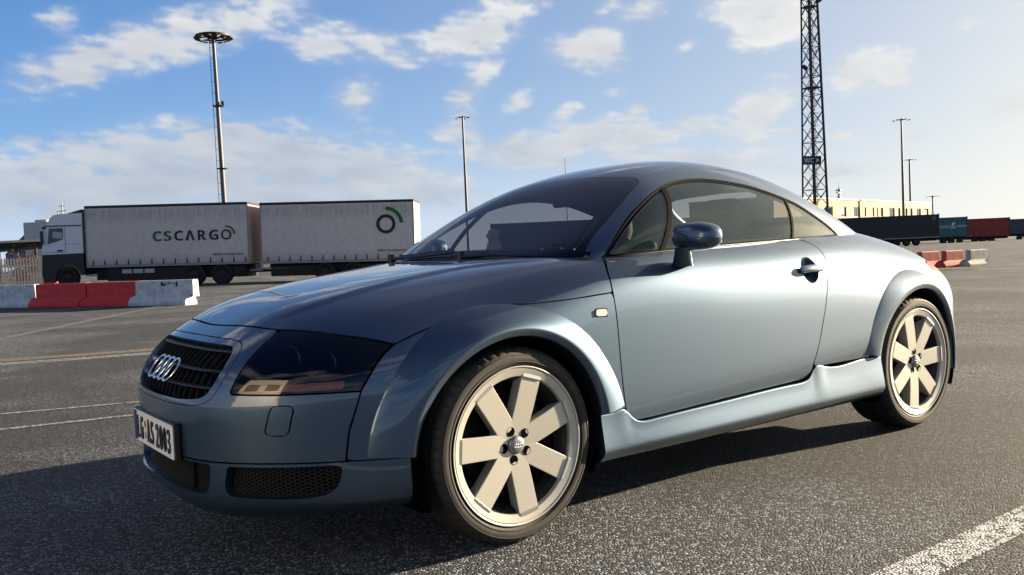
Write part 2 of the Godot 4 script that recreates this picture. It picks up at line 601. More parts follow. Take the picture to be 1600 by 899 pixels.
func make_tyre() -> MB:
	var m := MB.new()
	var prof := []
	# inner bead, inner wall, tread with grooves, shoulder, outer wall, outer bead
	var half := [[0.250, 0.100], [0.262, 0.112], [0.276, 0.1165], [0.290, 0.116], [0.300, 0.112], [0.307, 0.105], [0.312, 0.097], [0.3150, 0.088]]
	for p in half: prof.append(Vector2(p[0], -p[1]))
	for g in [-0.062, -0.022, 0.022, 0.062]:
		prof.append(Vector2(0.3175, g - 0.0055)); prof.append(Vector2(0.3105, g - 0.004)); prof.append(Vector2(0.3105, g + 0.004)); prof.append(Vector2(0.3175, g + 0.0055))
	for k in range(half.size() - 1, -1, -1): prof.append(Vector2(half[k][0], half[k][1]))
	# fine rings on the outer wall
	var seg := 280
	var rows := []
	for j in seg + 1:
		var a := TAU * j / seg
		var row := []
		for p in prof:
			var r: float = p.x
			if absf(p.y) > 0.068 and r > 0.304 and (j % 5) == 0: r -= 0.006
			row.append(Vector3(r * cos(a), r * sin(a), p.y))
		rows.append(row)
	m.sheet(rows, Vector3.ZERO, true)
	# normals: point away from the tyre's core
	for k in m.v.size():
		var d := Vector3(m.v[k].x, m.v[k].y, 0).normalized() * 0.285
		if m.n[k].dot(m.v[k] - d) < 0.0: m.n[k] = -m.n[k]
	for k in range(0, m.ix.size(), 3):
		var a := m.ix[k]; var b := m.ix[k + 1]; var c := m.ix[k + 2]
		if (m.v[b] - m.v[a]).cross(m.v[c] - m.v[a]).dot(m.n[a] + m.n[b] + m.n[c]) > 0.0: m.ix[k + 1] = c; m.ix[k + 2] = b
	for r in [[0.2700, 0.1158], [0.2925, 0.1160]]:
		m.lathe([Vector2(r[0] - 0.002, r[1] - 0.001), Vector2(r[0] - 0.001, r[1] + 0.0012), Vector2(r[0] + 0.001, r[1] + 0.0012), Vector2(r[0] + 0.002, r[1] - 0.001)], 96)
	return m

func emblem(m: MB, r: float, tube: float, step: float, squash := 1.0) -> void:   # four linked rings in a row
	for k in 4:
		var cx := (k - 1.5) * step
		var rows := []
		for i in 37:
			var a := TAU * i / 36; var row := []
			for j in 9:
				var b := TAU * j / 8
				var rr := r + tube * cos(b)
				row.append(Vector3(cx + rr * cos(a) * squash, rr * sin(a), tube * 0.8 * sin(b)))
			rows.append(row)
		var s := m.v.size(); var s2 := m.ix.size()
		m.sheet(rows, Vector3.ZERO, true)
		for i in range(s, m.v.size()):
			var e := Vector3(m.v[i].x - cx, m.v[i].y, 0); var core := Vector3(cx, 0, 0) + Vector3(e.x, e.y, 0).normalized() * r
			if m.n[i].dot(m.v[i] - core) < 0.0: m.n[i] = -m.n[i]
		for t in range(s2, m.ix.size(), 3):
			var a := m.ix[t]; var b := m.ix[t + 1]; var c := m.ix[t + 2]
			if (m.v[b] - m.v[a]).cross(m.v[c] - m.v[a]).dot(m.n[a] + m.n[b] + m.n[c]) > 0.0: m.ix[t + 1] = c; m.ix[t + 2] = b

func spoke_shape() -> MB:   # along +x from the hub to the rim: a flat face with turned edges, deep sides
	var m := MB.new()
	var st := [[0.030, 0.034, -0.0155], [0.075, 0.0355, -0.0125], [0.14, 0.0365, -0.007], [0.2185, 0.0378, -0.003]]
	var top := []; var side := []
	for s in st:
		top.append([Vector3(s[0], -s[1], s[2]), Vector3(s[0], s[1], s[2])])
	for k in st.size() - 1:
		var a = st[k]; var b = st[k + 1]
		m.quad(Vector3(a[0], -a[1], a[2]), Vector3(b[0], -b[1], b[2]), Vector3(b[0], b[1], b[2]), Vector3(a[0], a[1], a[2]), Vector3(-0.05, 0, 1).normalized())
		for sg in [-1.0, 1.0]:
			var e := 0.0016
			m.quad(Vector3(a[0], sg * a[1], a[2]), Vector3(b[0], sg * b[1], b[2]), Vector3(b[0], sg * (b[1] + e), b[2] - e), Vector3(a[0], sg * (a[1] + e), a[2] - e), Vector3(0, sg, 1).normalized())
			m.quad(Vector3(a[0], sg * (a[1] + e), a[2] - e), Vector3(b[0], sg * (b[1] + e), b[2] - e), Vector3(b[0], sg * (b[1] - 0.006), b[2] - 0.05), Vector3(a[0], sg * (a[1] - 0.006), a[2] - 0.05), Vector3(0, sg, -0.1).normalized())
	m.quad(Vector3(0.2185, -0.0378, -0.003), Vector3(0.2185, 0.0378, -0.003), Vector3(0.2185, 0.0378, -0.03), Vector3(0.2185, -0.0378, -0.03), Vector3(1, 0, 0))
	return m

func make_wheel(car: Node3D, at: Vector3, turn: float, spin: float, parts: Dictionary) -> void:
	var w := sub("wheel", car, at)
	w.rotation.y = turn
	put("tyre", parts.tyre, w)
	put("rim", parts.rim, w)
	for k in 7:
		var s := put("spoke", parts.spoke, w)
		s.rotation.z = spin + TAU * k / 7.0
		var p := put("rim_plate", parts.plate, w)
		p.rotation.z = spin + TAU * k / 7.0
	put("hub", parts.hub, w)
	put("hub_cap", parts.cap, w)
	put("hub_emblem", parts.emblem, w)
	for k in 5:
		var b := put("wheel_bolt", parts.bolt, w)
		var a := spin + 0.35 + TAU * k / 5.0
		b.position = Vector3(cos(a) * 0.049, sin(a) * 0.049, 0.0)
	put("brake_disc", parts.disc, w)
	var c := put("brake_caliper", parts.caliper, w)
	c.rotation.z = 0.3 if at.x < 1.0 else 2.6

func make_wheels(car: Node3D) -> void:
	var alloy := mat(Color(0.70, 0.695, 0.665), 0.40, 0.4)
	var barrel := mat(Color(0.16, 0.165, 0.18), 0.5, 0.5)
	var plate_m := mat(Color(0.62, 0.62, 0.62), 0.38, 0.6)
	var steel := mat(Color(0.13, 0.125, 0.12), 0.5, 0.6)
	var tyre_m := mat(Color(0.17, 0.16, 0.15), 0.75)
	tyre_m.albedo_texture = grime(8, 0.02, Color(0.75, 0.75, 0.75), Color(1, 1, 1), 256)
	tyre_m.uv1_triplanar = true; tyre_m.uv1_scale = Vector3(3, 3, 3)
	var d := {}
	d.tyre = make_tyre().mesh(tyre_m)
	var rim := MB.new()
	var z := 0.104
	rim.lathe([Vector2(0.2475, z - 0.004), Vector2(0.2525, z + 0.004), Vector2(0.2565, z + 0.009), Vector2(0.2555, z + 0.0105), Vector2(0.252, z + 0.0095), Vector2(0.2485, z + 0.005)].map(func(p): return p), 96, true)
	rim.lathe([Vector2(0.2485, z + 0.005), Vector2(0.2462, z + 0.0075), Vector2(0.2240, z + 0.003), Vector2(0.2215, z - 0.001), Vector2(0.2205, z - 0.012)].map(func(p): return p), 96)
	d.rim = null
	var inner := MB.new()
	inner.lathe([Vector2(0.2205, z - 0.012), Vector2(0.2110, z - 0.03), Vector2(0.2000, z - 0.06), Vector2(0.1960, z - 0.12), Vector2(0.2100, z - 0.18), Vector2(0.2200, z - 0.20)], 72)
	# rim as one mesh of two surfaces: bright ring, darker barrel
	var rm := rim.mesh(alloy)
	var a := []; a.resize(Mesh.ARRAY_MAX)
	a[Mesh.ARRAY_VERTEX] = inner.v; a[Mesh.ARRAY_NORMAL] = inner.n; a[Mesh.ARRAY_TEX_UV] = inner.uv; a[Mesh.ARRAY_INDEX] = inner.ix
	rm.add_surface_from_arrays(Mesh.PRIMITIVE_TRIANGLES, a)
	rm.surface_set_material(1, barrel)
	d.rim = rm
	var sp := spoke_shape()
	for k in sp.v.size(): sp.v[k].z += z + 0.004
	d.spoke = sp.mesh(alloy)
	var pl := MB.new()
	pl.box(Vector3(0.2320, 0, z - 0.0008), Vector3(0.0285, 0.0764, 0.010), 0.0008, Basis(Vector3(0, 1, 0), 0.12))
	d.plate = pl.mesh(plate_m)
	var hub := MB.new()
	hub.lathe([Vector2(0.0, z - 0.0135), Vector2(0.070, z - 0.011), Vector2(0.082, z - 0.0105), Vector2(0.086, z - 0.014), Vector2(0.083, z - 0.05)], 48)
	d.hub = hub.mesh(alloy)
	var cap := MB.new()
	cap.lathe([Vector2(0.0, z + 0.003), Vector2(0.012, z + 0.0025), Vector2(0.022, z + 0.001), Vector2(0.0275, z - 0.002), Vector2(0.0295, z - 0.006), Vector2(0.0305, z - 0.014)], 40, true)
	d.cap = cap.mesh(mat(Color(0.55, 0.55, 0.56), 0.35, 0.7))
	var em := MB.new()
	emblem(em, 0.0052, 0.0009, 0.0078)
	for k in em.v.size(): em.v[k].z += z + 0.0032
	d.emblem = em.mesh(mat(Color(0.85, 0.85, 0.86), 0.25, 0.9))
	var bolt := MB.new()
	bolt.lathe([Vector2(0.0, z - 0.0100), Vector2(0.008, z - 0.0100), Vector2(0.0135, z - 0.0098), Vector2(0.0155, z - 0.0088), Vector2(0.0162, z - 0.013)], 20)
	d.bolt = bolt.mesh(dark)
	var disc := MB.new()
	disc.lathe([Vector2(0.07, 0.030), Vector2(0.075, 0.018), Vector2(0.155, 0.018), Vector2(0.156, -0.004), Vector2(0.07, -0.004)], 64)
	disc.lathe([Vector2(0.205, -0.07), Vector2(0.0, -0.07)], 40)
	d.disc = disc.mesh(steel)
	var cal := MB.new()
	for k in 7:
		var q := -0.32 + 0.64 * k / 6.0
		cal.box(Vector3(cos(q) * 0.142, sin(q) * 0.142, 0.012), Vector3(0.052, 0.034, 0.062), 0.004, Basis(Vector3(0, 0, 1), q))
	d.caliper = cal.mesh(mat(Color(0.09, 0.09, 0.095), 0.6, 0.3))
	var zc := 0.868 - 0.1165
	make_wheel(car, Vector3(0, 0.318, zc), 0.02, deg_to_rad(21.3), d)
	make_wheel(car, Vector3(WB, 0.318, zc - 0.006), 0.0, deg_to_rad(4.0), d)
	make_wheel(car, Vector3(0, 0.318, -zc), PI + 0.02, 0.5, d)
	make_wheel(car, Vector3(WB, 0.318, -zc + 0.006), PI, 0.9, d)

func make_car() -> void:
	paint = mat(Color(0.275, 0.352, 0.432), 0.49, 1.0)
	paint.clearcoat_enabled = true; paint.clearcoat = 1.0; paint.clearcoat_roughness = 0.015
	black = mat(Color(0.05, 0.05, 0.055), 0.5)
	rubber = mat(Color(0.03, 0.029, 0.031), 0.9); rubber.metallic_specular = 0.2
	dark = mat(Color(0.018, 0.018, 0.022), 0.95); dark.metallic_specular = 0.1
	chrome = mat(Color(0.86, 0.87, 0.89), 0.12, 1.0)
	trim = mat(Color(0.20, 0.20, 0.205), 0.8)
	glass = mat(Color(0.30, 0.42, 0.42, 0.12), 0.02)
	glass.transparency = BaseMaterial3D.TRANSPARENCY_ALPHA
	screen = mat(Color(0.015, 0.022, 0.034, 0.68), 0.02)
	screen.transparency = BaseMaterial3D.TRANSPARENCY_ALPHA
	var car := thing("sports_car", Vector3.ZERO, 0.0, "blue-grey metallic two-door coupe parked in front of everything else", "car")

	# ------ shut lines
	var HF := curve([-0.674, 90, -0.667, 78, -0.645, 62.5, -0.612, 53.3, -0.525, 43.3, -0.456, 37.9, -0.401, 33.9, -0.376, 31.9])
	var HS := curve([-0.376, 31.9, -0.297, 34.2, -0.228, 35.5, -0.160, 36.3, -0.102, 37.1, -0.036, 37.6, 0.022, 37.4, 0.059, 36.8, 0.111, 35.4, 0.26, 33.9, 0.378, 33.5, 0.438, 33.3])
	var HB := curve([0.438, 33.3, 0.453, 40.9, 0.50, 47.3]) + curve([0.50, 47.3, 0.43, 52, 0.372, 62, 0.348, 75, 0.338, 90])
	var hood_loop := over(rads(HF + HS.slice(1) + HB.slice(1)))
	var fHF := HF.map(func(p):
		var q := body(p.x, deg_to_rad(p.y))
		return Vector2(q.z, q.y))
	var k_in := 12   # the headlight's inner upper corner on that line
	var fHI := curve([0.470, 0.729, 0.478, 0.695, 0.482, 0.660, 0.485, 0.611, 0.483, 0.571, 0.480, 0.548])
	var fHB := curve([0.480, 0.548, 0.564, 0.548, 0.641, 0.548, 0.701, 0.549, 0.762, 0.549])
	var fHR := curve([0.762, 0.549, 0.765, 0.570, 0.767, 0.618, 0.766, 0.652, 0.763, 0.677])
	var fFC := curve([0.762, 0.549, 0.756, 0.492, 0.747, 0.432, 0.740, 0.345])
	var fVL := curve([0.740, 0.345, 0.593, 0.345, 0.403, 0.340, 0.2, 0.338, 0, 0.338])
	var seam := curve([0, 0.700, 0.246, 0.699, 0.34, 0.696, 0.385, 0.689, 0.413, 0.672, 0.430, 0.645, 0.438, 0.605, 0.428, 0.555, 0.405, 0.528, 0.374, 0.515, 0.326, 0.507, 0.199, 0.503, 0, 0.502], 3)
	var mouth := curve([0, 0.684, 0.241, 0.684, 0.335, 0.682, 0.372, 0.674, 0.394, 0.655, 0.406, 0.63, 0.408, 0.585, 0.395, 0.552, 0.363, 0.532, 0.30, 0.524, 0.19, 0.519, 0, 0.517], 3)
	fHI[0] = fHF[k_in]
	# the two lines down the corner are cut as seen from the side
	var corner := [Vector2(-1.2, 0.20), Vector2(-0.60, 0.20), Vector2(-0.544, 0.345)] + curve([-0.544, 0.345, -0.532, 0.432, -0.513, 0.492, -0.494, 0.549, -0.481, 0.570, -0.447, 0.618, -0.413, 0.652, -0.376, 0.677]) + [Vector2(-0.34, 0.70), Vector2(-0.34, 0.95), Vector2(-1.2, 0.95)]
	var lamp := fHI + fHB.slice(1, -1) + [Vector2(0.80, 0.549), Vector2(0.80, 0.672)] + back(fHF.slice(k_in)).slice(0, -1)
	var int_c := curve([0, 0.331, 0.2, 0.331, 0.398, 0.331], 3) + curve([0.405, 0.325, 0.394, 0.262, 0.376, 0.240, 0.34, 0.233, 0.2, 0.233, 0, 0.237], 3)
	var int_s := curve([0.471, 0.331, 0.6, 0.334, 0.728, 0.335], 3) + curve([0.735, 0.330, 0.729, 0.288, 0.715, 0.257, 0.685, 0.242, 0.62, 0.237, 0.53, 0.237, 0.478, 0.240, 0.458, 0.252, 0.461, 0.29], 3)
	var tow := [Vector2(0.606, 0.517), Vector2(0.657, 0.516), Vector2(0.642, 0.426), Vector2(0.587, 0.429)]
	var tow_loop := rounded(tow, 0.016)

	# ------ bonnet
	var s := grid(body, -0.69, 0.52, 28, 152, 64, 100)
	cut_in(s, 0, hood_loop, 0.003)
	var bonnet := part("bonnet", solid(s), paint, car)
	# two faint folds and the flap ahead of the left wiper are drawn as recessed lines
	var line := MB.new()
	for g in [[-0.50, 65.0, -0.40, 66.5], [-0.40, 66.5, -0.33, 73.0], [-0.33, 73.0, -0.315, 90.0]]:
		pass

	# ------ nose
	var nosegrid := func(): return grid(body, UF + 1e-6, -0.37, -90, 270, 44, 200, true)
	s = nosegrid.call()
	var bl := fHF.slice(0, k_in + 1) + fHI.slice(1) + fHB.slice(1, -1) + [Vector2(0.80, 0.549), Vector2(0.80, 0.345)] + fVL
	cut_in(s, 1, both(bl), 0.0025)
	cut_in(s, 2, corner, 0.0022)
	cut_out(s, 1, both(seam), 0.0012)
	for sg in [1.0, -1.0]:
		var tl := tow_loop.map(func(p): return Vector2(p.x * sg, p.y))
		cut_out(s, 1, tl, 0.0018)
	part("front_bumper", solid(s), paint, car)
	s = nosegrid.call()
	cut_in(s, 1, both(seam), 0.0012)
	cut_out(s, 1, both(mouth), 0.0)
	part("grille_surround", solid(s, 0.03), paint, car)
	s = grid(body, -0.80, -0.60, -20, 40, 30, 40)
	cut_in(s, 1, tow_loop, 0.0018)
	pair("washer_cover", solid(s), paint, car)
	# lower part with its three air intakes
	s = grid(body, UF + 1e-6, -0.25, -90, 270, 48, 220, true)
	var vl := curve([0, 0.338, 0.2, 0.338, 0.403, 0.340, 0.593, 0.345, 0.740, 0.345]) + curve([0.740, 0.345, 0.778, 0.343, 0.819, 0.338, 0.842, 0.335]).slice(1)
	var low := both(vl + [Vector2(0.9, 0.3), Vector2(0.9, 0.0), Vector2(0.0, -0.05)])
	cut_in(s, 1, low, 0.0025)
	cut_out(s, 1, both(int_c), 0.0)
	cut_out(s, 1, int_s, 0.0)
	cut_out(s, 1, other(int_s), 0.0)
	ring_cut(s, 0.0, 0.368)
	part("front_apron", solid(s, 0.03), paint, car)
	make_nose(car, mouth, int_c, int_s)

	# ------ headlights
	s = grid(body, -0.84, -0.34, 10, 58, 44, 44)
	cut_in(s, 1, lamp, 0.003)
	cut_in(s, 2, corner, 0.003)
	var smoke := mat(Color(0.012, 0.016, 0.024, 0.42), 0.02)
	smoke.transparency = BaseMaterial3D.TRANSPARENCY_ALPHA
	var lens := solid(s, 0.0, -0.001)
	var pan := solid(s, -0.05, -0.055)
	var ind := grid(body, -0.82, -0.44, 10, 40, 40, 20)
	cut_in(ind, 1, curve([0.502, 0.560, 0.6, 0.558, 0.735, 0.559], 3) + curve([0.737, 0.583, 0.6, 0.579, 0.500, 0.577], 3), 0.0)
	var ind_m := solid(ind, 0.006, -0.010)
	var amber := mat(Color(0.62, 0.32, 0.18), 0.3)
	for side in 2:
		var hl := sub("headlight", car)
		part("headlight_lens", lens if side == 0 else lens.mirrored(), smoke, hl, "dark smoked lens")
		part("headlight_housing", pan if side == 0 else pan.mirrored(), black, hl)
		part("indicator_strip", ind_m if side == 0 else ind_m.mirrored(), amber, hl, "amber indicator strip along the foot of the lamp")
		for c in [[0.585, 0.645, 0.042], [0.675, 0.632, 0.036]]:
			var b := MB.new()
			b.lathe([Vector2(c[2], 0.0), Vector2(c[2] * 0.93, 0.006), Vector2(c[2] * 0.8, -0.004), Vector2(c[2] * 0.55, -0.02), Vector2(0.008, -0.028), Vector2(0.006, -0.014), Vector2(0, -0.012)], 32)
			var p := nose(c[0], c[1]) + Vector3(0.040, 0, -0.02)
			var o := part("lamp_bowl", b, mat(Color(0.3, 0.3, 0.33), 0.2, 0.9), hl)
			o.position = p if side == 0 else Vector3(p.x, p.y, -p.z)
			o.rotation.y = -PI / 2 + (0.35 if side == 0 else -0.35)

	# ------ wings (front), doors, rear quarters
	var wing := curve([-0.376, 0.677, -0.297, 0.704, -0.228, 0.7225, -0.160, 0.737, -0.102, 0.749, -0.036, 0.760, 0.022, 0.766, 0.059, 0.768, 0.111, 0.766, 0.26, 0.771, 0.378, 0.778, 0.438, 0.782])
	var df := curve([0.509, 0.899, 0.475, 0.875, 0.453, 0.846, 0.440, 0.782, 0.447, 0.654, 0.458, 0.482, 0.470, 0.375, 0.483, 0.347, 0.510, 0.322])
	s = grid(body, -0.56, 0.50, -35, 46, 74, 60)
	var wl := wing + df.slice(13, 25).slice(0) + [Vector2(0.472, 0.370), Vector2(0.36, 0.368), Vector2(0.3, 0.30), Vector2(-0.3, 0.30), Vector2(-0.40, 0.338), Vector2(-0.465, 0.342), Vector2(-0.544, 0.345)] + curve([-0.532, 0.432, -0.513, 0.492, -0.494, 0.549, -0.481, 0.570, -0.447, 0.618, -0.413, 0.652])
	cut_in(s, 2, wl, 0.0025)
	ring_cut(s, 0.0, 0.43)
	keep(s, func(q, P): return -inside([Vector2(0.344, 0.702), Vector2(0.402, 0.700), Vector2(0.405, 0.7305), Vector2(0.346, 0.733)], Vector2(P.x, P.y)))
	pair("wing", solid(s), paint, car)
	var dr := curve([1.571, 0.409, 1.607, 0.484, 1.637, 0.567, 1.667, 0.657, 1.693, 0.747, 1.722, 0.82, 1.734, 0.862, 1.727, 0.895, 1.705, 0.917, 1.661, 0.936, 1.64, 0.95])
	var db := curve([0.510, 0.322, 0.56, 0.320, 0.652, 0.321, 1.007, 0.332, 1.415, 0.342, 1.500, 0.345, 1.532, 0.352, 1.556, 0.373, 1.571, 0.409])
	s = grid(body, 0.42, 1.76, -35, 54, 90, 66)
	var door_loop := df + db.slice(1) + dr.slice(1) + [Vector2(1.119, 0.945), Vector2(0.80, 0.932), Vector2(0.54, 0.918)]
	cut_in(s, 2, door_loop, 0.0025)
	var grip := Vector3(1.588, 0.803, 0.848)
	keep(s, func(_q, P): return (P - grip).length() - 0.058)
	var door_m := solid(s)
	var inner_m := solid(s, 0.0, -0.055)
	for side in 2:
		var d := part("door", door_m if side == 0 else door_m.mirrored(), paint, car)
		part("door_lining", inner_m if side == 0 else inner_m.mirrored(), trim, d)
		make_handle(d, grip, side)
	var tail := curve([2.665, 0.785, 2.84, 0.80, 3.0, 0.795, 3.1, 0.78]) + curve([3.1, 0.665, 2.95, 0.660, 2.80, 0.668, 2.69, 0.69, 2.655, 0.735])
	s = grid(body, 1.52, UR - 0.0005, -40, 90, 96, 84)
	cut_in(s, 2, dr + [Vector2(1.62, 1.5), Vector2(3.4, 1.5), Vector2(3.4, 0.62), Vector2(3.0, 0.632), Vector2(2.75, 0.655), Vector2(2.555, 0.685), Vector2(2.54, 0.5), Vector2(2.10, 0.30), Vector2(2.085, 0.381), Vector2(1.939, 0.386), Vector2(1.574, 0.389)], 0.0025)
	ring_cut(s, WB, 0.43)
	cut_out(s, 2, tail, 0.0025)
	keep(s, func(_q, P): return in_house(P) + 0.03)
	pair("rear_quarter", solid(s), paint, car)
	s = grid(body, 2.5, UR - 0.0005, -90, 60, 50, 70)
	cut_in(s, 2, [Vector2(2.555, 0.685), Vector2(2.75, 0.655), Vector2(3.0, 0.632), Vector2(3.4, 0.62), Vector2(3.4, 0.0), Vector2(2.5, 0.0), Vector2(2.52, 0.5)], 0.0025)
	ring_cut(s, WB, 0.368)
	pair("rear_bumper", solid(s), paint, car)
	s = grid(body, 2.62, 3.12, 5, 45, 40, 30)
	cut_in(s, 2, tail, 0.002)
	var red := mat(Color(0.66, 0.09, 0.08), 0.3)
	pair("tail_light", solid(s), red, car)

	# ------ arches
	var fl := flare(0.0, 8.0, 176.0, Spline.new([-0.42, 0.823, -0.36, 0.842, -0.25, 0.872, -0.12, 0.891, 0.0, 0.896, 0.2, 0.895, 0.4, 0.886]), Spline.new([0, 0.484, 12, 0.476, 30, 0.462, 60, 0.456, 90, 0.456, 120, 0.472, 150, 0.488, 180, 0.494]))
	pair("front_arch", fl, paint, car)
	fl = flare(WB, -12.0, 170.0, Spline.new([2.05, 0.876, 2.15, 0.888, 2.3, 0.896, 2.45, 0.893, 2.6, 0.879, 2.7, 0.862, 2.8, 0.840]), Spline.new([-20, 0.43, 20, 0.425, 60, 0.43, 90, 0.448, 120, 0.474, 150, 0.478, 175, 0.482]))
	pair("rear_arch", fl, paint, car)
	for x in [0.0, WB]:
		var ar := MB.new()
		ar.lathe([Vector2(0.356, 0.85), Vector2(0.372, 0.80), Vector2(0.372, 0.50), Vector2(0.0, 0.495)], 40, false, deg_to_rad(-25), deg_to_rad(205), Vector3(x, 0.318, 0))
		pair("arch_liner", ar, dark, car)

	# ------ sills
	var rows := []
	var topl := Spline.new([0.352, 0.3665, 0.42, 0.3665, 0.472, 0.364, 0.500, 0.335, 0.540, 0.3165, 0.60, 0.315, 1.0, 0.3255, 1.42, 0.3335, 1.50, 0.3365, 1.545, 0.354, 1.578, 0.3855, 1.64, 0.3868, 1.94, 0.3835, 2.084, 0.3785])
	var outl := Spline.new([0.352, 0.884, 0.42, 0.881, 0.50, 0.881, 0.62, 0.884, 1.4, 0.884, 1.8, 0.882, 1.95, 0.881, 2.084, 0.884])
	for k in 121:
		var u := lerpf(0.352, 2.084, k / 120.0)
		var tv := topl.at(u); var ow := outl.at(u)
		var tw := maxf(0.8625 + (0.387 - tv) / 0.147 * (ow - 0.8625), body_side(u, tv) + 0.0004)
		var row := [Vector3(u, tv - 0.001, tw - 0.030), Vector3(u, tv + 0.0008, tw - 0.0035), Vector3(u, tv + 0.0002, tw - 0.001), Vector3(u, tv - 0.0015, tw + 0.0008), Vector3(u, tv - 0.006, tw + 0.0018)]
		for e in [[0.12, 0.16], [0.4, 0.45], [0.7, 0.76], [0.9, 0.96]]: row.append(Vector3(u, lerpf(tv - 0.008, 0.240, e[0]), lerpf(tw, ow, e[1])))
		for e in [[0.240, 0.0], [0.233, -0.0012], [0.226, -0.005], [0.210, -0.018], [0.197, -0.034], [0.189, -0.055], [0.186, -0.09]]: row.append(Vector3(u, e[0], ow + e[1]))
		rows.append(row)
	var sill := MB.new()
	sill.sheet(rows, Vector3(0, 0, 1))
	# closed ends at the wheel openings
	for e in [0, 120]:
		var c := Vector3(rows[e][0].x, 0.27, 0.80); var i := sill.vert(c, Vector3(-1 if e == 0 else 1, 0, 0))
		for p in rows[e]: sill.vert(p, Vector3(-1 if e == 0 else 1, 0, 0))
		for k in rows[e].size() - 1: sill.tri(i, i + 1 + k, i + 2 + k)
	pair("sill", sill, paint, car)

	make_glasshouse(car)
	make_interior(car)
	make_small_parts(car)
	make_wheels(car)

	# ------ what shows dark through the shut lines and under the car
	s = grid(body, UF + 0.02, UR - 0.02, -80, 90, 90, 60)
	ring_cut(s, 0.0, 0.47)
	ring_cut(s, WB, 0.47)
	keep(s, func(_q, P): return maxf(maxf(0.36 - P.x, P.x - 2.75), 0.86 - P.y))
	var shell := solid(s, 0.0, -0.026)
	pair("inner_shell", shell, dark, car)
	var fb := MB.new()
	fb.box(Vector3(0.72, 0.205, 0), Vector3(2.84, 0.03, 0.98), 0.0)
	fb.box(Vector3(2.55, 0.30, 0), Vector3(0.9, 0.03, 0.98), 0.0)
	fb.box(Vector3(1.21, 0.2, 0), Vector3(1.62, 0.03, 1.60), 0.0)
	fb.bar(Vector3(2.3, 0.27, -0.35), Vector3(3.1, 0.28, -0.35), 0.03)
	part("floor_pan", fb, dark, car)

func rounded(c: Array, r: float) -> Array:   # a polygon with rounded corners
	var out := []
	for i in c.size():
		var p: Vector2 = c[i]; var a: Vector2 = (c[i - 1] - p).normalized(); var b: Vector2 = (c[(i + 1) % c.size()] - p).normalized()
		for k in 6:
			var t := k / 5.0
			var s0 := p + a * r * (1.0 - t); var s1 := p + b * r * t
			out.append(s0.lerp(s1, t))
	return out

func make_handle(d: Node3D, grip: Vector3, side: int) -> void:
	var sg := 1.0 if side == 0 else -1.0
	var n := Vector3(0.0, 0.32, 0.95).normalized()
	var x := Vector3(1, 0, 0); var y := n.cross(x)
	var cup := MB.new()
	var rows := []
	for i in 8:
		var row := []
		for j in 33:
			var a := TAU * j / 32; var r := 0.059 * i / 7.0
			row.append(grip + (x * cos(a) + y * sin(a)) * r - n * (0.003 + 0.026 * (1.0 - pow(i / 7.0, 2.4))))
		rows.append(row)
	cup.sheet(rows, n, true)
	var bar := MB.new(); rows = []
	for i in 25:
		var t := i / 24.0; var px := lerpf(-0.078, 0.088, t)
		var e := pow(maxf(0.0, 1.0 - pow(absf(t - 0.5) * 2.0, 5.0)), 0.3)
		var row := []
		for j in 17:
			var a := TAU * j / 16
			row.append(grip + x * px + y * (0.0165 * e * sin(a)) + n * (0.008 + 0.012 * sin(PI * t) + 0.011 * e * cos(a)))
		rows.append(row)
	bar.sheet(rows, Vector3.ZERO, true)
	for i in bar.v.size():
		var c := grip + x * (bar.v[i] - grip).dot(x) + n * 0.016
		if bar.n[i].dot(bar.v[i] - c) < 0.0: bar.n[i] = -bar.n[i]
	for k in range(0, bar.ix.size(), 3):
		var a := bar.ix[k]; var b := bar.ix[k + 1]; var c := bar.ix[k + 2]
		if (bar.v[b] - bar.v[a]).cross(bar.v[c] - bar.v[a]).dot(bar.n[a] + bar.n[b] + bar.n[c]) > 0.0: bar.ix[k + 1] = c; bar.ix[k + 2] = b
	var silver := mat(Color(0.62, 0.66, 0.70), 0.3, 0.8)
	part("handle_cup", cup if sg > 0 else cup.mirrored(), paint, d)
	part("handle", bar if sg > 0 else bar.mirrored(), silver, d)

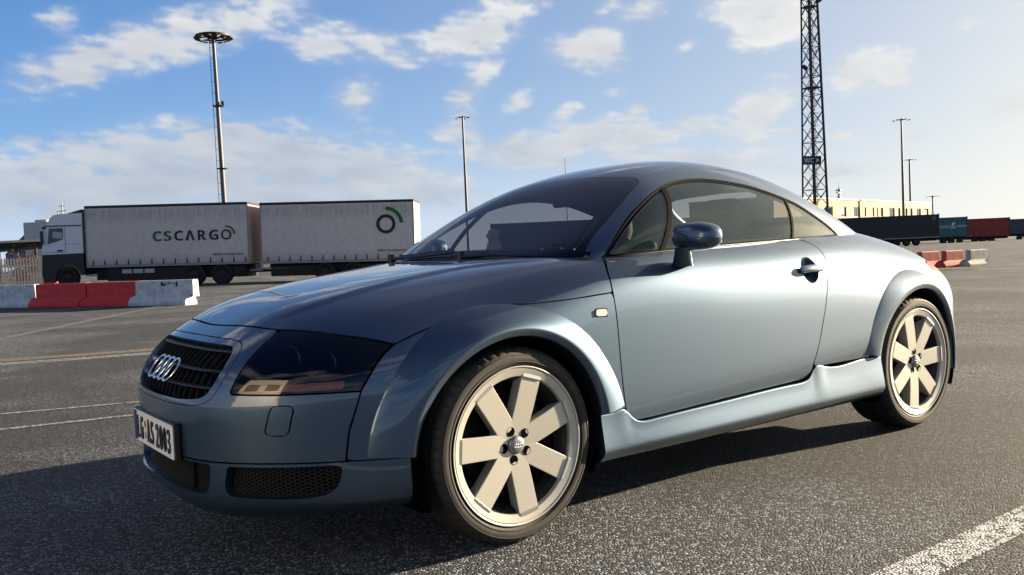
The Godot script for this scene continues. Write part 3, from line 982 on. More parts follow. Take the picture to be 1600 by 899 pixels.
func make_nose(car: Node3D, mouth: Array, int_c: Array, int_s: Array) -> void:
	# grille: backing, long bars, upright fins, four rings, small badge
	var s := grid(body, UF + 1e-6, -0.6, -20, 200, 36, 150, true)
	cut_in(s, 1, both(mouth), -0.004)
	part("grille_backing", solid(s, 0.0, -0.05), dark, car)
	var bar_m := mat(Color(0.055, 0.057, 0.063), 0.45)
	var half := func(v): # how wide the opening is at a height
		var w := 0.0
		for k in 60:
			if inside(mouth + [Vector2(-0.01, 0.517), Vector2(-0.01, 0.684)], Vector2(k * 0.0075, v)) > 0.0: w = k * 0.0075
		return w
	for h in [[0.663, 0.008], [0.608, 0.006], [0.560, 0.008]]:
		var w: float = half.call(h[0]) + 0.006
		var rows := []
		for i in 41:
			var z := lerpf(-w, w, i / 40.0)
			var p := nose(z, h[0]); var row := []
			for e in [[0.020, -1.0], [-0.0, -1.0], [-0.004, -0.4], [-0.004, 0.4], [0.0, 1.0], [0.020, 1.0]]:
				row.append(p + Vector3(0.012 + e[0], e[1] * h[1] * 0.5, 0))
			rows.append(row)
		var m := MB.new(); m.sheet(rows, Vector3(-1, 0, 0))
		part("grille_bar", m, bar_m, car)
	for k in range(-9, 10):
		var z := k * 0.043
		var m := MB.new()
		var vs := []
		for i in 60:
			var v := 0.52 + 0.165 * i / 59.0
			if absf(z) < half.call(v): vs.append(v)
		if vs.size() < 4: continue
		for i in range(0, 6):
			var va := lerpf(vs[0] - 0.004, vs[-1] + 0.004, i / 6.0); var vb := lerpf(vs[0] - 0.004, vs[-1] + 0.004, (i + 1) / 6.0)
			var a := nose(z, va) + Vector3(0.022, 0, 0); var b := nose(z, vb) + Vector3(0.022, 0, 0)
			m.quad(a - Vector3(0, 0, 0.002), b - Vector3(0, 0, 0.002), b + Vector3(0, 0, 0.002), a + Vector3(0, 0, 0.002), Vector3(-1, 0, 0))
			for e in [-0.002, 0.002]:
				m.quad(a + Vector3(0, 0, e), b + Vector3(0, 0, e), b + Vector3(0.02, 0, e), a + Vector3(0.02, 0, e), Vector3(0, 0, signf(e)))
		part("grille_fin", m, bar_m, car)
	var em := MB.new()
	emblem(em, 0.0430, 0.0044, 0.0570)
	var o := part("ring_emblem", em, chrome, car)
	var p0 := nose(0, 0.598)
	var slope := (nose(0, 0.64) - nose(0, 0.556)).normalized()
	o.transform = Transform3D(Basis(Vector3(0, 0, 1), slope, Vector3(0, 0, 1).cross(slope)), p0 + Vector3(-0.004, 0, 0))
	# a small badge beside the rings
	var bd := MB.new()
	bd.box(Vector3(0, 0, 0), Vector3(0.006, 0.012, 0.045), 0.002)
	part("badge", bd, chrome, car).position = nose(-0.17, 0.612) + Vector3(-0.004, 0, 0)
	# intakes: dark pans behind wire mesh
	for e in [both(int_c), int_s, other(int_s)]:
		s = grid(body, UF + 1e-6, -0.4, -90, 270, 34, 160, true)
		cut_in(s, 1, e, -0.003)
		part("intake_pan", solid(s, 0.0, -0.07), dark, car)
		var wires := MB.new()
		var lo := Vector2(1e9, 1e9); var hi := -lo
		for p in e: lo = lo.min(p); hi = hi.max(p)
		for dir in [-1.0, 1.0]:
			var z: float = lo.x - 0.2
			while z < hi.x + 0.2:
				var prev := Vector3.ZERO; var was := false
				for i in 21:
					var v := lerpf(lo.y, hi.y, i / 20.0)
					var w: float = z + dir * (v - lo.y) * 1.9
					var on := inside(e, Vector2(w, v)) > -0.008
					var q := nose(clampf(w, -0.8, 0.8), v) + Vector3(0.03, 0, 0)
					if on and was: wires.bar(prev, q, 0.0022, -1.0, 4, false)
					prev = q; was = on
				z += 0.021
		stuff(part("intake_mesh", wires, mat(Color(0.016, 0.016, 0.018), 0.7), car))
	# number plate in its holder
	var pc := nose(0.0, 0.3845) + Vector3(0.004, 0, 0.012)
	var pb := Basis(Vector3(0, 0, 1), Vector3(0, 1, 0), Vector3(-1, 0, 0))
	var ph := MB.new()
	ph.box(Vector3.ZERO, Vector3(0.528, 0.119, 0.022), 0.004)
	var holder := part("plate_holder", ph, black, car)
	holder.transform = Transform3D(pb * Basis.from_scale(Vector3(0.93, 1, 1)), pc)
	var pm := MB.new()
	pm.prism(PackedVector2Array(rounded([Vector2(-0.26, -0.055), Vector2(0.26, -0.055), Vector2(0.26, 0.055), Vector2(-0.26, 0.055)], 0.01)), 0.011, 0.0135)
	part("number_plate", pm, mat(Color(0.95, 0.95, 0.94), 0.35), holder)
	var bm := MB.new()
	bm.prism(PackedVector2Array(rounded([Vector2(-0.257, -0.052), Vector2(-0.217, -0.052), Vector2(-0.217, 0.052), Vector2(-0.257, 0.052)], 0.004)), 0.0135, 0.0142)
	part("blue_band", bm, mat(Color(0.03, 0.09, 0.45), 0.35), holder)
	var ink := mat(Color(0.03, 0.03, 0.035), 0.4)
	var bx := -0.205
	for g in [["L", 0.030], ["G", 0.037], ["", 0.032], ["A", 0.038], ["S", 0.036], ["", 0.008], ["2", 0.036], ["0", 0.036], ["0", 0.036], ["3", 0.036]]:
		if g[0] != "":
			write("plate_letter", g[0], 0.079, g[1], Vector3(bx + g[1] * 0.5, -0.001, 0.0145), Basis.IDENTITY, ink, holder)
		bx += g[1] + 0.0125
	for e in [[0.017, Color(0.55, 0.30, 0.28)], [-0.021, Color(0.62, 0.63, 0.66)]]:
		var dm := MB.new()
		dm.lathe([Vector2(0.0125, 0.0136), Vector2(0.012, 0.0146), Vector2(0.0, 0.0146)], 24)
		part("plate_seal", dm, mat(e[1], 0.4), holder).position = Vector3(-0.205 + 0.092 + 0.016, e[0], 0)

func make_glasshouse(car: Node3D) -> void:
	var wtop := curve([0.703, 0.906, 0.680, 0.946, 0.639, 1.045, 0.596, 1.120, 0.548, 1.180, 0.520, 1.203, 0.480, 1.218, 0.420, 1.229, 0.289, 1.241, 0.124, 1.249, 0, 1.251])
	var wbot := curve([0, 0.925, 0.25, 0.923, 0.45, 0.917, 0.60, 0.911, 0.703, 0.906])
	var ws := both(wbot + wtop.slice(1))
	var s := grid(house, GF + 1e-5, 1.02, 0, 180, 46, 120, true)
	cut_in(s, 1, ws, 0.002)
	part("windscreen", solid(s, 0.0), screen, car)
	# black edge band inside the glass and the scuttle below it
	keep(s, func(_q, P): return 0.028 - inside(ws, Vector2(P.z, P.y)))
	part("windscreen_border", solid(s, 0.0, -0.004), dark, car)
	s = grid(house, GF + 1e-5, 0.8, 0, 180, 40, 110, true)
	cut_in(s, 1, both(back(wbot).map(func(p): return p)).map(func(p): return p) + [] if false else both([Vector2(0, 0.86), Vector2(0.715, 0.86)] + back(wbot)), 0.0)
	keep(s, func(_q, P): return 0.55 - P.x)
	part("scuttle_panel", solid(s, 0.0, -0.002), black, car)
	var dlo := curve([0.497, 0.897, 0.509, 0.905, 0.584, 0.977, 0.685, 1.048, 0.789, 1.105, 0.895, 1.153, 1.001, 1.187, 1.097, 1.205, 1.219, 1.212, 1.329, 1.207, 1.437, 1.193, 1.548, 1.173, 1.770, 1.109, 1.874, 1.057, 1.988, 0.996, 2.045, 0.957], 3) + curve([2.066, 0.939, 1.619, 0.930, 1.119, 0.921, 0.803, 0.911, 0.519, 0.899], 3)
	var rearw := both(curve([0, 1.215, 0.25, 1.205, 0.36, 1.185, 0.44, 1.12, 0.47, 1.04, 0.465, 0.985, 0.44, 0.965, 0.25, 0.958, 0, 0.957]))
	var beam := curve([0.80, 56.5, 0.90, 55.8, 1.032, 56.5, 1.165, 58.2, 1.30, 59.3, 1.6, 59.3, 2.0, 57, 2.4, 52, 2.9, 46])
	var beam_loop := over(rads(beam))
	for which in 2:
		s = grid(house, 0.42, GR - 0.02, 2, 178 if which == 0 else 90, 110, 110 if which == 0 else 60)
		keep(s, func(_q, P): return P.y - 0.875)
		keep(s, func(_q, P): return 0.001 - inside(ws, Vector2(P.z, P.y)) if P.x < 1.1 else 1.0)
		keep(s, func(_q, P): return maxf(absf(P.z) - 0.705, P.y - 0.9255 if P.x < 0.6 else 1.0))
		keep(s, func(_q, P): return -inside(rearw, Vector2(P.z, P.y)) - 0.001 if P.x > 1.8 else 1.0)
		if which == 0:
			cut_in(s, 0, beam_loop, 0.0015)
			part("roof", solid(s), paint, car)
			part("headliner", solid(s, 0.0, -0.025), trim, car)
		else:
			cut_out(s, 0, beam_loop, 0.0015)
			cut_out(s, 2, dlo, 0.0)
			pair("roof_side", solid(s, 0.014), paint, car)
			pair("pillar_lining", solid(s, 0.0, -0.03), trim, car)
	s = grid(house, 1.9, GR - 0.01, 10, 170, 50, 80)
	cut_in(s, 1, rearw, 0.001)
	part("rear_window", solid(s, 0.0), screen, car)
	# side windows
	var whole := func():
		var g := grid(house, 0.46, 2.09, 3, 62, 84, 50)
		cut_in(g, 2, dlo, 0.0)
		return g
	s = whole.call()
	keep(s, func(_q, P): return 0.0125 - inside(dlo, Vector2(P.x, P.y)))
	pair("window_seal", solid(s, 0.01, -0.004), rubber, car)
	s = whole.call()
	keep(s, func(_q, P): return 0.0055 - inside(dlo, Vector2(P.x, P.y)))
	keep(s, func(_q, P): return inside(dlo, Vector2(P.x, P.y)) - 0.0025)
	pair("window_trim", solid(s, 0.004, -0.0005), mat(Color(0.16, 0.16, 0.17), 0.4, 0.5), car)
	var lines := [[Vector2(0.965, 1.175), Vector2(0.775, 0.905), 0.009], [Vector2(1.735, 1.15), Vector2(1.622, 0.925), 0.0065]]
	var side_of := func(k, P): # metres behind the post
		var a: Vector2 = lines[k][0]; var b: Vector2 = lines[k][1]
		var n := Vector2(a.y - b.y, b.x - a.x).normalized()
		return (Vector2(P.x, P.y) - b).dot(n)
	for k in 2:
		s = whole.call()
		keep(s, func(_q, P): return inside(dlo, Vector2(P.x, P.y)) - 0.006)
		keep(s, func(_q, P): return lines[k][2] - side_of.call(k, P))
		keep(s, func(_q, P): return lines[k][2] + side_of.call(k, P))
		pair("window_post", solid(s, 0.012, -0.002), rubber, car)
	var dusty := mat(Color(0.55, 0.58, 0.53, 0.34), 0.03)
	dusty.transparency = BaseMaterial3D.TRANSPARENCY_ALPHA
	for k in 3:
		s = whole.call()
		keep(s, func(_q, P): return inside(dlo, Vector2(P.x, P.y)) - 0.0115)
		if k > 0: keep(s, func(_q, P): return side_of.call(k - 1, P) - 0.004)
		if k < 2: keep(s, func(_q, P): return -side_of.call(k, P) - 0.004)
		pair(["front_quarter_window", "door_window", "rear_quarter_window"][k], solid(s, 0.0, -0.006), dusty if k == 2 else glass, car)

func seat(car: Node3D, z: float, m: Material) -> void:
	var st := sub("seat", car, Vector3(1.34, 0.0, z))
	var mk := func(rows): 
		var b := MB.new(); b.sheet(rows, Vector3.ZERO, true)
		var c := Vector3.ZERO
		for p in b.v: c += p / b.v.size()
		for i in b.v.size():
			var axis := Vector3(lerpf(c.x, b.v[i].x, 0.75), lerpf(c.y, b.v[i].y, 0.75), c.z)
			if b.n[i].dot(b.v[i] - axis) < 0.0: b.n[i] = -b.n[i]
		for k in range(0, b.ix.size(), 3):
			var i0 := b.ix[k]; var i1 := b.ix[k + 1]; var i2 := b.ix[k + 2]
			if (b.v[i1] - b.v[i0]).cross(b.v[i2] - b.v[i0]).dot(b.n[i0] + b.n[i1] + b.n[i2]) > 0.0: b.ix[k + 1] = i2; b.ix[k + 2] = i1
		return b
	# lofts: [centre x, centre y, half thickness, half width]
	var loft := func(st_: Array, ax: Vector3, nx: Vector3):
		var rows := []
		for e in st_:
			var row := []
			for j in 21:
				var a := TAU * j / 20; var c := cos(a); var s_ := sin(a); var r := pow(pow(absf(c), 3.0) + pow(absf(s_), 3.0), -1.0 / 3.0)
				row.append(Vector3(e[0], e[1], 0) + nx * (e[2] * c * r) + Vector3(0, 0, e[3] * s_ * r))
			rows.append(row)
		return rows
	part("seat_cushion", mk.call(loft.call([[-0.30, 0.46, 0.01, 0.18], [-0.29, 0.46, 0.06, 0.23], [-0.1, 0.45, 0.08, 0.25], [0.12, 0.43, 0.08, 0.25], [0.20, 0.43, 0.02, 0.2]], Vector3.RIGHT, Vector3.UP)), m, st)
	part("backrest", mk.call(loft.call([[0.09, 0.40, 0.02, 0.18], [0.10, 0.44, 0.07, 0.24], [0.15, 0.62, 0.08, 0.25], [0.21, 0.82, 0.07, 0.23], [0.245, 0.93, 0.05, 0.17], [0.25, 0.96, 0.01, 0.12]], Vector3.UP, Vector3(0.97, -0.25, 0))), m, st)
	part("headrest", mk.call(loft.call([[0.225, 0.925, 0.01, 0.09], [0.228, 0.945, 0.045, 0.125], [0.245, 1.02, 0.055, 0.14], [0.262, 1.10, 0.045, 0.125], [0.27, 1.135, 0.01, 0.08]], Vector3.UP, Vector3(0.97, -0.25, 0))), m, st)

func make_interior(car: Node3D) -> void:
	var cloth := mat(Color(0.34, 0.34, 0.34), 0.85)
	seat(car, 0.37, cloth); seat(car, -0.37, cloth)
	var rows := []
	for k in 25:
		var z := lerpf(-0.70, 0.70, k / 24.0); var bulge := 0.035 * exp(-pow((z - 0.36) / 0.2, 2.0))
		rows.append([Vector3(0.40, 0.86, z), Vector3(0.55, 0.885, z), Vector3(0.72, 0.895 + bulge * 0.6, z), Vector3(0.80, 0.885 + bulge, z), Vector3(0.85, 0.85 + bulge, z), Vector3(0.86, 0.78, z), Vector3(0.80, 0.60, z), Vector3(0.70, 0.40, z)])
	var dm := MB.new(); dm.sheet(rows, Vector3(0.3, 1, 0))
	part("dashboard", dm, mat(Color(0.06, 0.062, 0.068), 0.7), car)
	var rim := MB.new()
	var rr := []
	for i in 41:
		var a := TAU * i / 40; var row := []
		for j in 9:
			var b := TAU * j / 8; var r := 0.185 + 0.015 * cos(b)
			row.append(Vector3(0.015 * sin(b), r * sin(a), r * cos(a)))
		rr.append(row)
	rim.sheet(rr, Vector3.ZERO, true)
	for i in rim.v.size():
		var core := Vector3(0, rim.v[i].y, rim.v[i].z).normalized() * 0.185
		if rim.n[i].dot(rim.v[i] - core) < 0.0: rim.n[i] = -rim.n[i]
	for k in 3:
		var a := deg_to_rad([0, 180, 270][k])
		rim.bar(Vector3(0.01, 0, 0), Vector3(0.0, 0.18 * sin(a), 0.18 * cos(a)), 0.016)
	rim.bar(Vector3(-0.02, 0, 0), Vector3(0.03, 0, 0), 0.06, -1.0, 20)
	var swh := part("steering_wheel", rim, black, car)
	swh.position = Vector3(0.97, 0.80, 0.36); swh.rotation.z = 0.35
	var fl := MB.new()
	fl.box(Vector3(1.3, 0.27, 0), Vector3(1.8, 0.04, 1.55), 0.01)
	fl.box(Vector3(0.42, 0.55, 0), Vector3(0.03, 0.6, 1.5), 0.0)
	fl.box(Vector3(1.95, 0.50, 0), Vector3(0.05, 0.46, 1.45), 0.01)
	fl.box(Vector3(2.42, 0.735, 0), Vector3(0.95, 0.03, 1.2), 0.01)
	fl.box(Vector3(1.2, 0.40, 0), Vector3(0.9, 0.26, 0.2), 0.03)
	part("cabin_floor", fl, dark, car)
	# rear-view mirror
	var rv := MB.new()
	rv.box(Vector3(0.98, 1.16, 0.0), Vector3(0.03, 0.06, 0.22), 0.012)
	rv.bar(Vector3(0.96, 1.17, 0), Vector3(0.90, 1.225, 0), 0.008)
	part("interior_mirror", rv, black, car)

func make_small_parts(car: Node3D) -> void:
	# side mirrors: shell, glass, foot
	for sg in [1.0, -1.0]:
		var mr := sub("side_mirror", car)
		var c := Vector3(0.790, 0.964, 0.938 * sg)
		var b := Basis(Vector3(0, 1, 0), -0.22 * sg)
		var rows := []
		for i in 29:
			var t := PI * i / 28; var row := []
			for j in 33:
				var a := TAU * j / 32
				var n := 2.7
				var ct := signf(cos(t)) * pow(absf(cos(t)), 2.0 / n); var st := pow(absf(sin(t)), 2.0 / n)
				var ca := signf(cos(a)) * pow(absf(cos(a)), 2.0 / 2.4); var sa := signf(sin(a)) * pow(absf(sin(a)), 2.0 / 2.4)
				var p := Vector3(0.064 * st * ca, 0.0535 * st * sa, 0.114 * ct * sg)
				if p.x > 0.03: p.x = 0.03
				p.y *= 1.0 - 0.1 * (p.z * sg / 0.114)
				row.append(c + b * p)
			rows.append(row)
		var sh := MB.new(); sh.sheet(rows, Vector3.ZERO, true)
		for i in sh.v.size():
			if sh.n[i].dot(sh.v[i] - c) < 0.0: sh.n[i] = -sh.n[i]
		for k in range(0, sh.ix.size(), 3):
			var i0 := sh.ix[k]; var i1 := sh.ix[k + 1]; var i2 := sh.ix[k + 2]
			if (sh.v[i1] - sh.v[i0]).cross(sh.v[i2] - sh.v[i0]).dot(sh.n[i0] + sh.n[i1] + sh.n[i2]) > 0.0: sh.ix[k + 1] = i2; sh.ix[k + 2] = i1
		part("mirror_shell", sh, paint, mr)
		var g := MB.new()
		var poly := PackedVector2Array()
		for j in 32:
			var a := TAU * j / 32
			poly.append(Vector2(0.094 * signf(cos(a)) * pow(absf(cos(a)), 0.75), 0.046 * signf(sin(a)) * pow(absf(sin(a)), 0.75)))
		g.prism(poly, 0.0, 0.002, Transform3D(b * Basis(Vector3(0, 0, -1), Vector3(0, 1, 0), Vector3(1, 0, 0)), c + b * Vector3(0.0305, 0, 0)))
		part("mirror_glass", g, mat(Color(0.8, 0.83, 0.85), 0.03, 1.0), mr)
		rows = []
		for i in 7:
			var t := i / 6.0; var row := []
			var o := Vector3(0.748, 0.926, 0.905 * sg).lerp(Vector3(0.815, 0.855, 0.840 * sg), t)
			for j in 21:
				var a := TAU * j / 20
				row.append(o + Vector3((0.030 + 0.010 * t) * cos(a), 0.0, (0.026 + 0.012 * t) * sin(a)))
			rows.append(row)
		var ft := MB.new(); ft.sheet(rows, Vector3.ZERO, true)
		for i in ft.v.size():
			var fq := clampf((0.926 - ft.v[i].y) / 0.071, 0.0, 1.0)
			var o := Vector3(lerpf(0.748, 0.815, fq), ft.v[i].y, lerpf(0.905, 0.840, fq) * sg)
			if ft.n[i].dot(ft.v[i] - o) < 0.0: ft.n[i] = -ft.n[i]
		for k in range(0, ft.ix.size(), 3):
			var i0 := ft.ix[k]; var i1 := ft.ix[k + 1]; var i2 := ft.ix[k + 2]
			if (ft.v[i1] - ft.v[i0]).cross(ft.v[i2] - ft.v[i0]).dot(ft.n[i0] + ft.n[i1] + ft.n[i2]) > 0.0: ft.ix[k + 1] = i2; ft.ix[k + 2] = i1
		part("mirror_foot", ft, paint, mr)
	# side repeaters
	var s := grid(body, 0.33, 0.42, 20, 32, 20, 16)
	cut_in(s, 2, rounded([Vector2(0.344, 0.702), Vector2(0.402, 0.700), Vector2(0.405, 0.7305), Vector2(0.346, 0.733)], 0.010), 0.0)
	pair("repeater_frame", solid(s, 0.006, -0.001), rubber, car)
	s = grid(body, 0.33, 0.42, 20, 32, 24, 20)
	cut_in(s, 2, rounded([Vector2(0.349, 0.7055), Vector2(0.398, 0.704), Vector2(0.400, 0.727), Vector2(0.351, 0.729)], 0.010), 0.0)
	pair("side_repeater", solid(s, 0.006, 0.004), mat(Color(0.88, 0.87, 0.84), 0.12), car, "clear lens")
	# wipers
	for w in [[Vector3(0.36, 0.925, 0.02), Vector3(0.475, 0.935, 0.62)], [Vector3(0.36, 0.925, -0.58), Vector3(0.345, 0.945, -0.02)]]:
		var wm := MB.new()
		wm.bar(w[0], w[1], 0.009, 0.006)
		wm.bar(w[0] + Vector3(0, -0.012, 0), w[0] + Vector3(0, 0.022, 0), 0.018, 0.014, 12)
		for k in 5:
			var p: Vector3 = w[0].lerp(w[1], 0.2 + 0.16 * k)
			wm.box(p + Vector3(0.012, 0.006, 0), Vector3(0.02, 0.016, 0.06), 0.003)
		part("wiper", wm, black, car)
	# the badge-like washer jets on the bonnet and a small tow eye under the sill
	for z in [0.25, -0.25]:
		var jm := MB.new()
		jm.box(Vector3(0.22, 0.905, z), Vector3(0.03, 0.012, 0.025), 0.004)
		part("washer_jet", jm, black, car)
	# what lies on the dashboard: a small pale figure, a yellow and dark card
	var fg := MB.new()
	fg.lathe([Vector2(0.0, 0.0), Vector2(0.052, 0.0), Vector2(0.050, 0.012), Vector2(0.030, 0.075), Vector2(0.022, 0.095), Vector2(0.012, 0.100)], 24)
	fg.lathe([Vector2(0.008, 0.095), Vector2(0.022, 0.104), Vector2(0.028, 0.120), Vector2(0.022, 0.136), Vector2(0.0, 0.142)], 24, true)
	fg.bar(Vector3(-0.02, 0, 0.085), Vector3(-0.05, 0.01, 0.112), 0.010, 0.009)
	fg.bar(Vector3(0.02, 0, 0.085), Vector3(0.045, 0.01, 0.060), 0.010, 0.009)
	var fo := part("dashboard_figure", fg, mat(Color(0.93, 0.93, 0.90), 0.6), car, "small pale cone-shaped figure on the dashboard")
	fo.position = Vector3(0.62, 0.90, -0.10); fo.rotation = Vector3(-PI / 2, 0.6, 0)
	for e in [[0.0, 0.10, Color(0.60, 0.52, 0.10), 0.0], [0.0, 0.045, Color(0.05, 0.05, 0.12), 0.003]]:
		var cd := MB.new(); cd.box(Vector3.ZERO, Vector3(e[1], 0.004, 0.065 if e[3] == 0.0 else 0.066), 0.001)
		var co := part("parking_card", cd, mat(e[2], 0.6), car)
		co.position = Vector3(0.70 - e[3], 0.945 + e[3], 0.27); co.rotation = Vector3(0.0, 0.5, -0.9)
	# exhaust pipes
	var ex := MB.new()
	for z in [-0.38, -0.30]: ex.bar(Vector3(2.95, 0.30, z), Vector3(3.17, 0.30, z), 0.035, 0.035, 20)
	part("exhaust_pipe", ex, chrome, car)

# ---------------------------------------------------------------- the sky: air and clouds only
func make_sky(sun: Vector3) -> PanoramaSkyMaterial:
	var puffs := [[15.4, 13.2, 6.64, 1.26, 20, 0.80], [10.9, 11.9, 2.30, 0.72, 18, 0.60], [20.7, 14.8, 2.94, 1.03, 22, 0.60], [24.9, 13.3, 1.92, 1.00, 0, 0.75], [27.8, 13.1, 2.04, 0.94, -16, 0.60], [32.9, 13.3, 2.47, 0.96, 13, 0.80], [35.6, 14.0, 1.99, 1.28, 23, 0.90], [26.8, 10.1, 1.26, 0.95, 9, 0.95], [34.7, 10.8, 1.62, 0.81, 48, 0.55], [33.4, 9.5, 0.89, 0.73, -2, 0.50], [40.9, 12.4, 1.68, 0.80, -13, 0.75], [42.9, 12.4, 1.19, 1.19, -4, 0.90], [51.7, 13.9, 2.05, 0.89, -6, 1.00], [53.6, 13.2, 1.76, 1.17, -7, 1.00], [52.6, 12.3, 1.49, 0.67, 14, 0.70], [58.3, 9.6, 1.69, 0.98, 8, 1.00], [60.0, 9.5, 0.89, 0.89, -7, 0.80], [52.1, 7.9, 1.82, 0.99, 35, 0.80], [53.5, 8.6, 1.12, 0.75, 25, 0.60], [15.9, 8.5, 1.50, 0.43, 0, 0.60],
		[11.9, 6.1, 5.79, 1.43, 5, 0.75], [22.1, 6.6, 6.56, 1.70, -6, 0.85], [26.8, 5.6, 2.80, 1.44, -2, 0.90], [16.8, 4.9, 8.78, 1.68, -1, 0.80], [8.4, 4.1, 3.87, 1.29, -1, 0.70], [25.1, 3.9, 5.57, 1.59, -2, 0.70], [32.5, 3.9, 2.88, 1.07, -2, 0.50], [18.0, 7.2, 2.21, 0.81, 10, 0.80], [14.4, 7.0, 1.41, 0.63, 0, 0.70], [39.4, 6.5, 3.48, 0.98, 7, 0.90], [42.1, 7.3, 2.03, 0.73, 12, 0.80], [36.3, 6.2, 2.47, 0.90, -3, 0.80], [45.0, 6.7, 2.21, 0.52, 1, 0.80], [48.4, 7.4, 1.26, 0.39, 1, 0.85], [45.4, 7.3, 1.04, 0.36, -4, 0.50], [49.7, 5.0, 3.91, 0.70, -4, 0.70], [44.9, 5.5, 2.42, 0.56, -3, 0.60], [43.4, 9.7, 0.64, 0.28, -4, 0.60], [44.8, 8.5, 0.72, 0.40, -4, 0.60], [40.3, 8.6, 0.98, 0.49, 27, 0.60],
		[37.2, 9.5, 0.89, 0.57, 27, 0.60], [32.9, 7.7, 1.22, 0.65, 18, 0.60], [34.1, 7.5, 0.82, 1.23, 58, 0.50], [45.3, 14.5, 1.32, 0.54, 5, 0.70], [10.0, 14.2, 1.15, 0.58, 14, 0.45], [37.8, 15.3, 1.42, 0.40, -3, 0.50], [43.3, 15.0, 0.78, 0.39, 26, 0.50], [57.3, 5.9, 0.79, 0.29, -5, 0.70], [66.2, 7.1, 1.24, 0.81, 23, 0.60], [64.1, 11.5, 0.77, 0.32, -9, 0.40], [53.8, 6.5, 0.90, 0.30, -5, 0.60], [60.8, 5.7, 0.75, 0.27, -5, 0.50], [56.5, 3.9, 2.55, 0.51, -4, 0.50], [52.0, 6.2, 1.14, 0.38, -4, 0.50], [11.1, 11.0, 0.99, 0.40, 2, 0.40], [48.0, 12.2, 0.70, 0.31, 25, 0.40]]
	# clouds of the same kind all round
	var rng := RandomNumberGenerator.new(); rng.seed = 11
	for k in 190:
		var az := rng.randf_range(78.0, 350.0); var el := 3.0 + 36.0 * pow(rng.randf(), 1.9)
		var big := rng.randf_range(0.8, 1.5) * (1.0 + el / 22.0)
		puffs.append([az, el, big * rng.randf_range(1.6, 3.2), big * rng.randf_range(0.5, 0.9), rng.randf_range(-20.0, 20.0), rng.randf_range(0.5, 0.95)])
	for k in 5:
		var az := rng.randf_range(0.0, 76.0); var el := rng.randf_range(19.0, 30.0)
		var big := rng.randf_range(0.8, 1.5) * (1.0 + el / 22.0)
		puffs.append([az, el, big * rng.randf_range(1.6, 3.2), big * rng.randf_range(0.5, 0.9), rng.randf_range(-20.0, 20.0), rng.randf_range(0.5, 0.95)])
	var wide := sky_piece(sun, puffs, 1024, 512, 0, 0, 1024, 512)
	wide.resize(3072, 1536, Image.INTERPOLATE_CUBIC)
	var fine := sky_piece(sun, puffs, 3072, 1536, 20, 540, 640, 226)
	wide.blit_rect(fine, Rect2i(0, 0, 640, 226), Vector2i(20, 540))
	var m := PanoramaSkyMaterial.new()
	m.panorama = tex(wide)
	return m

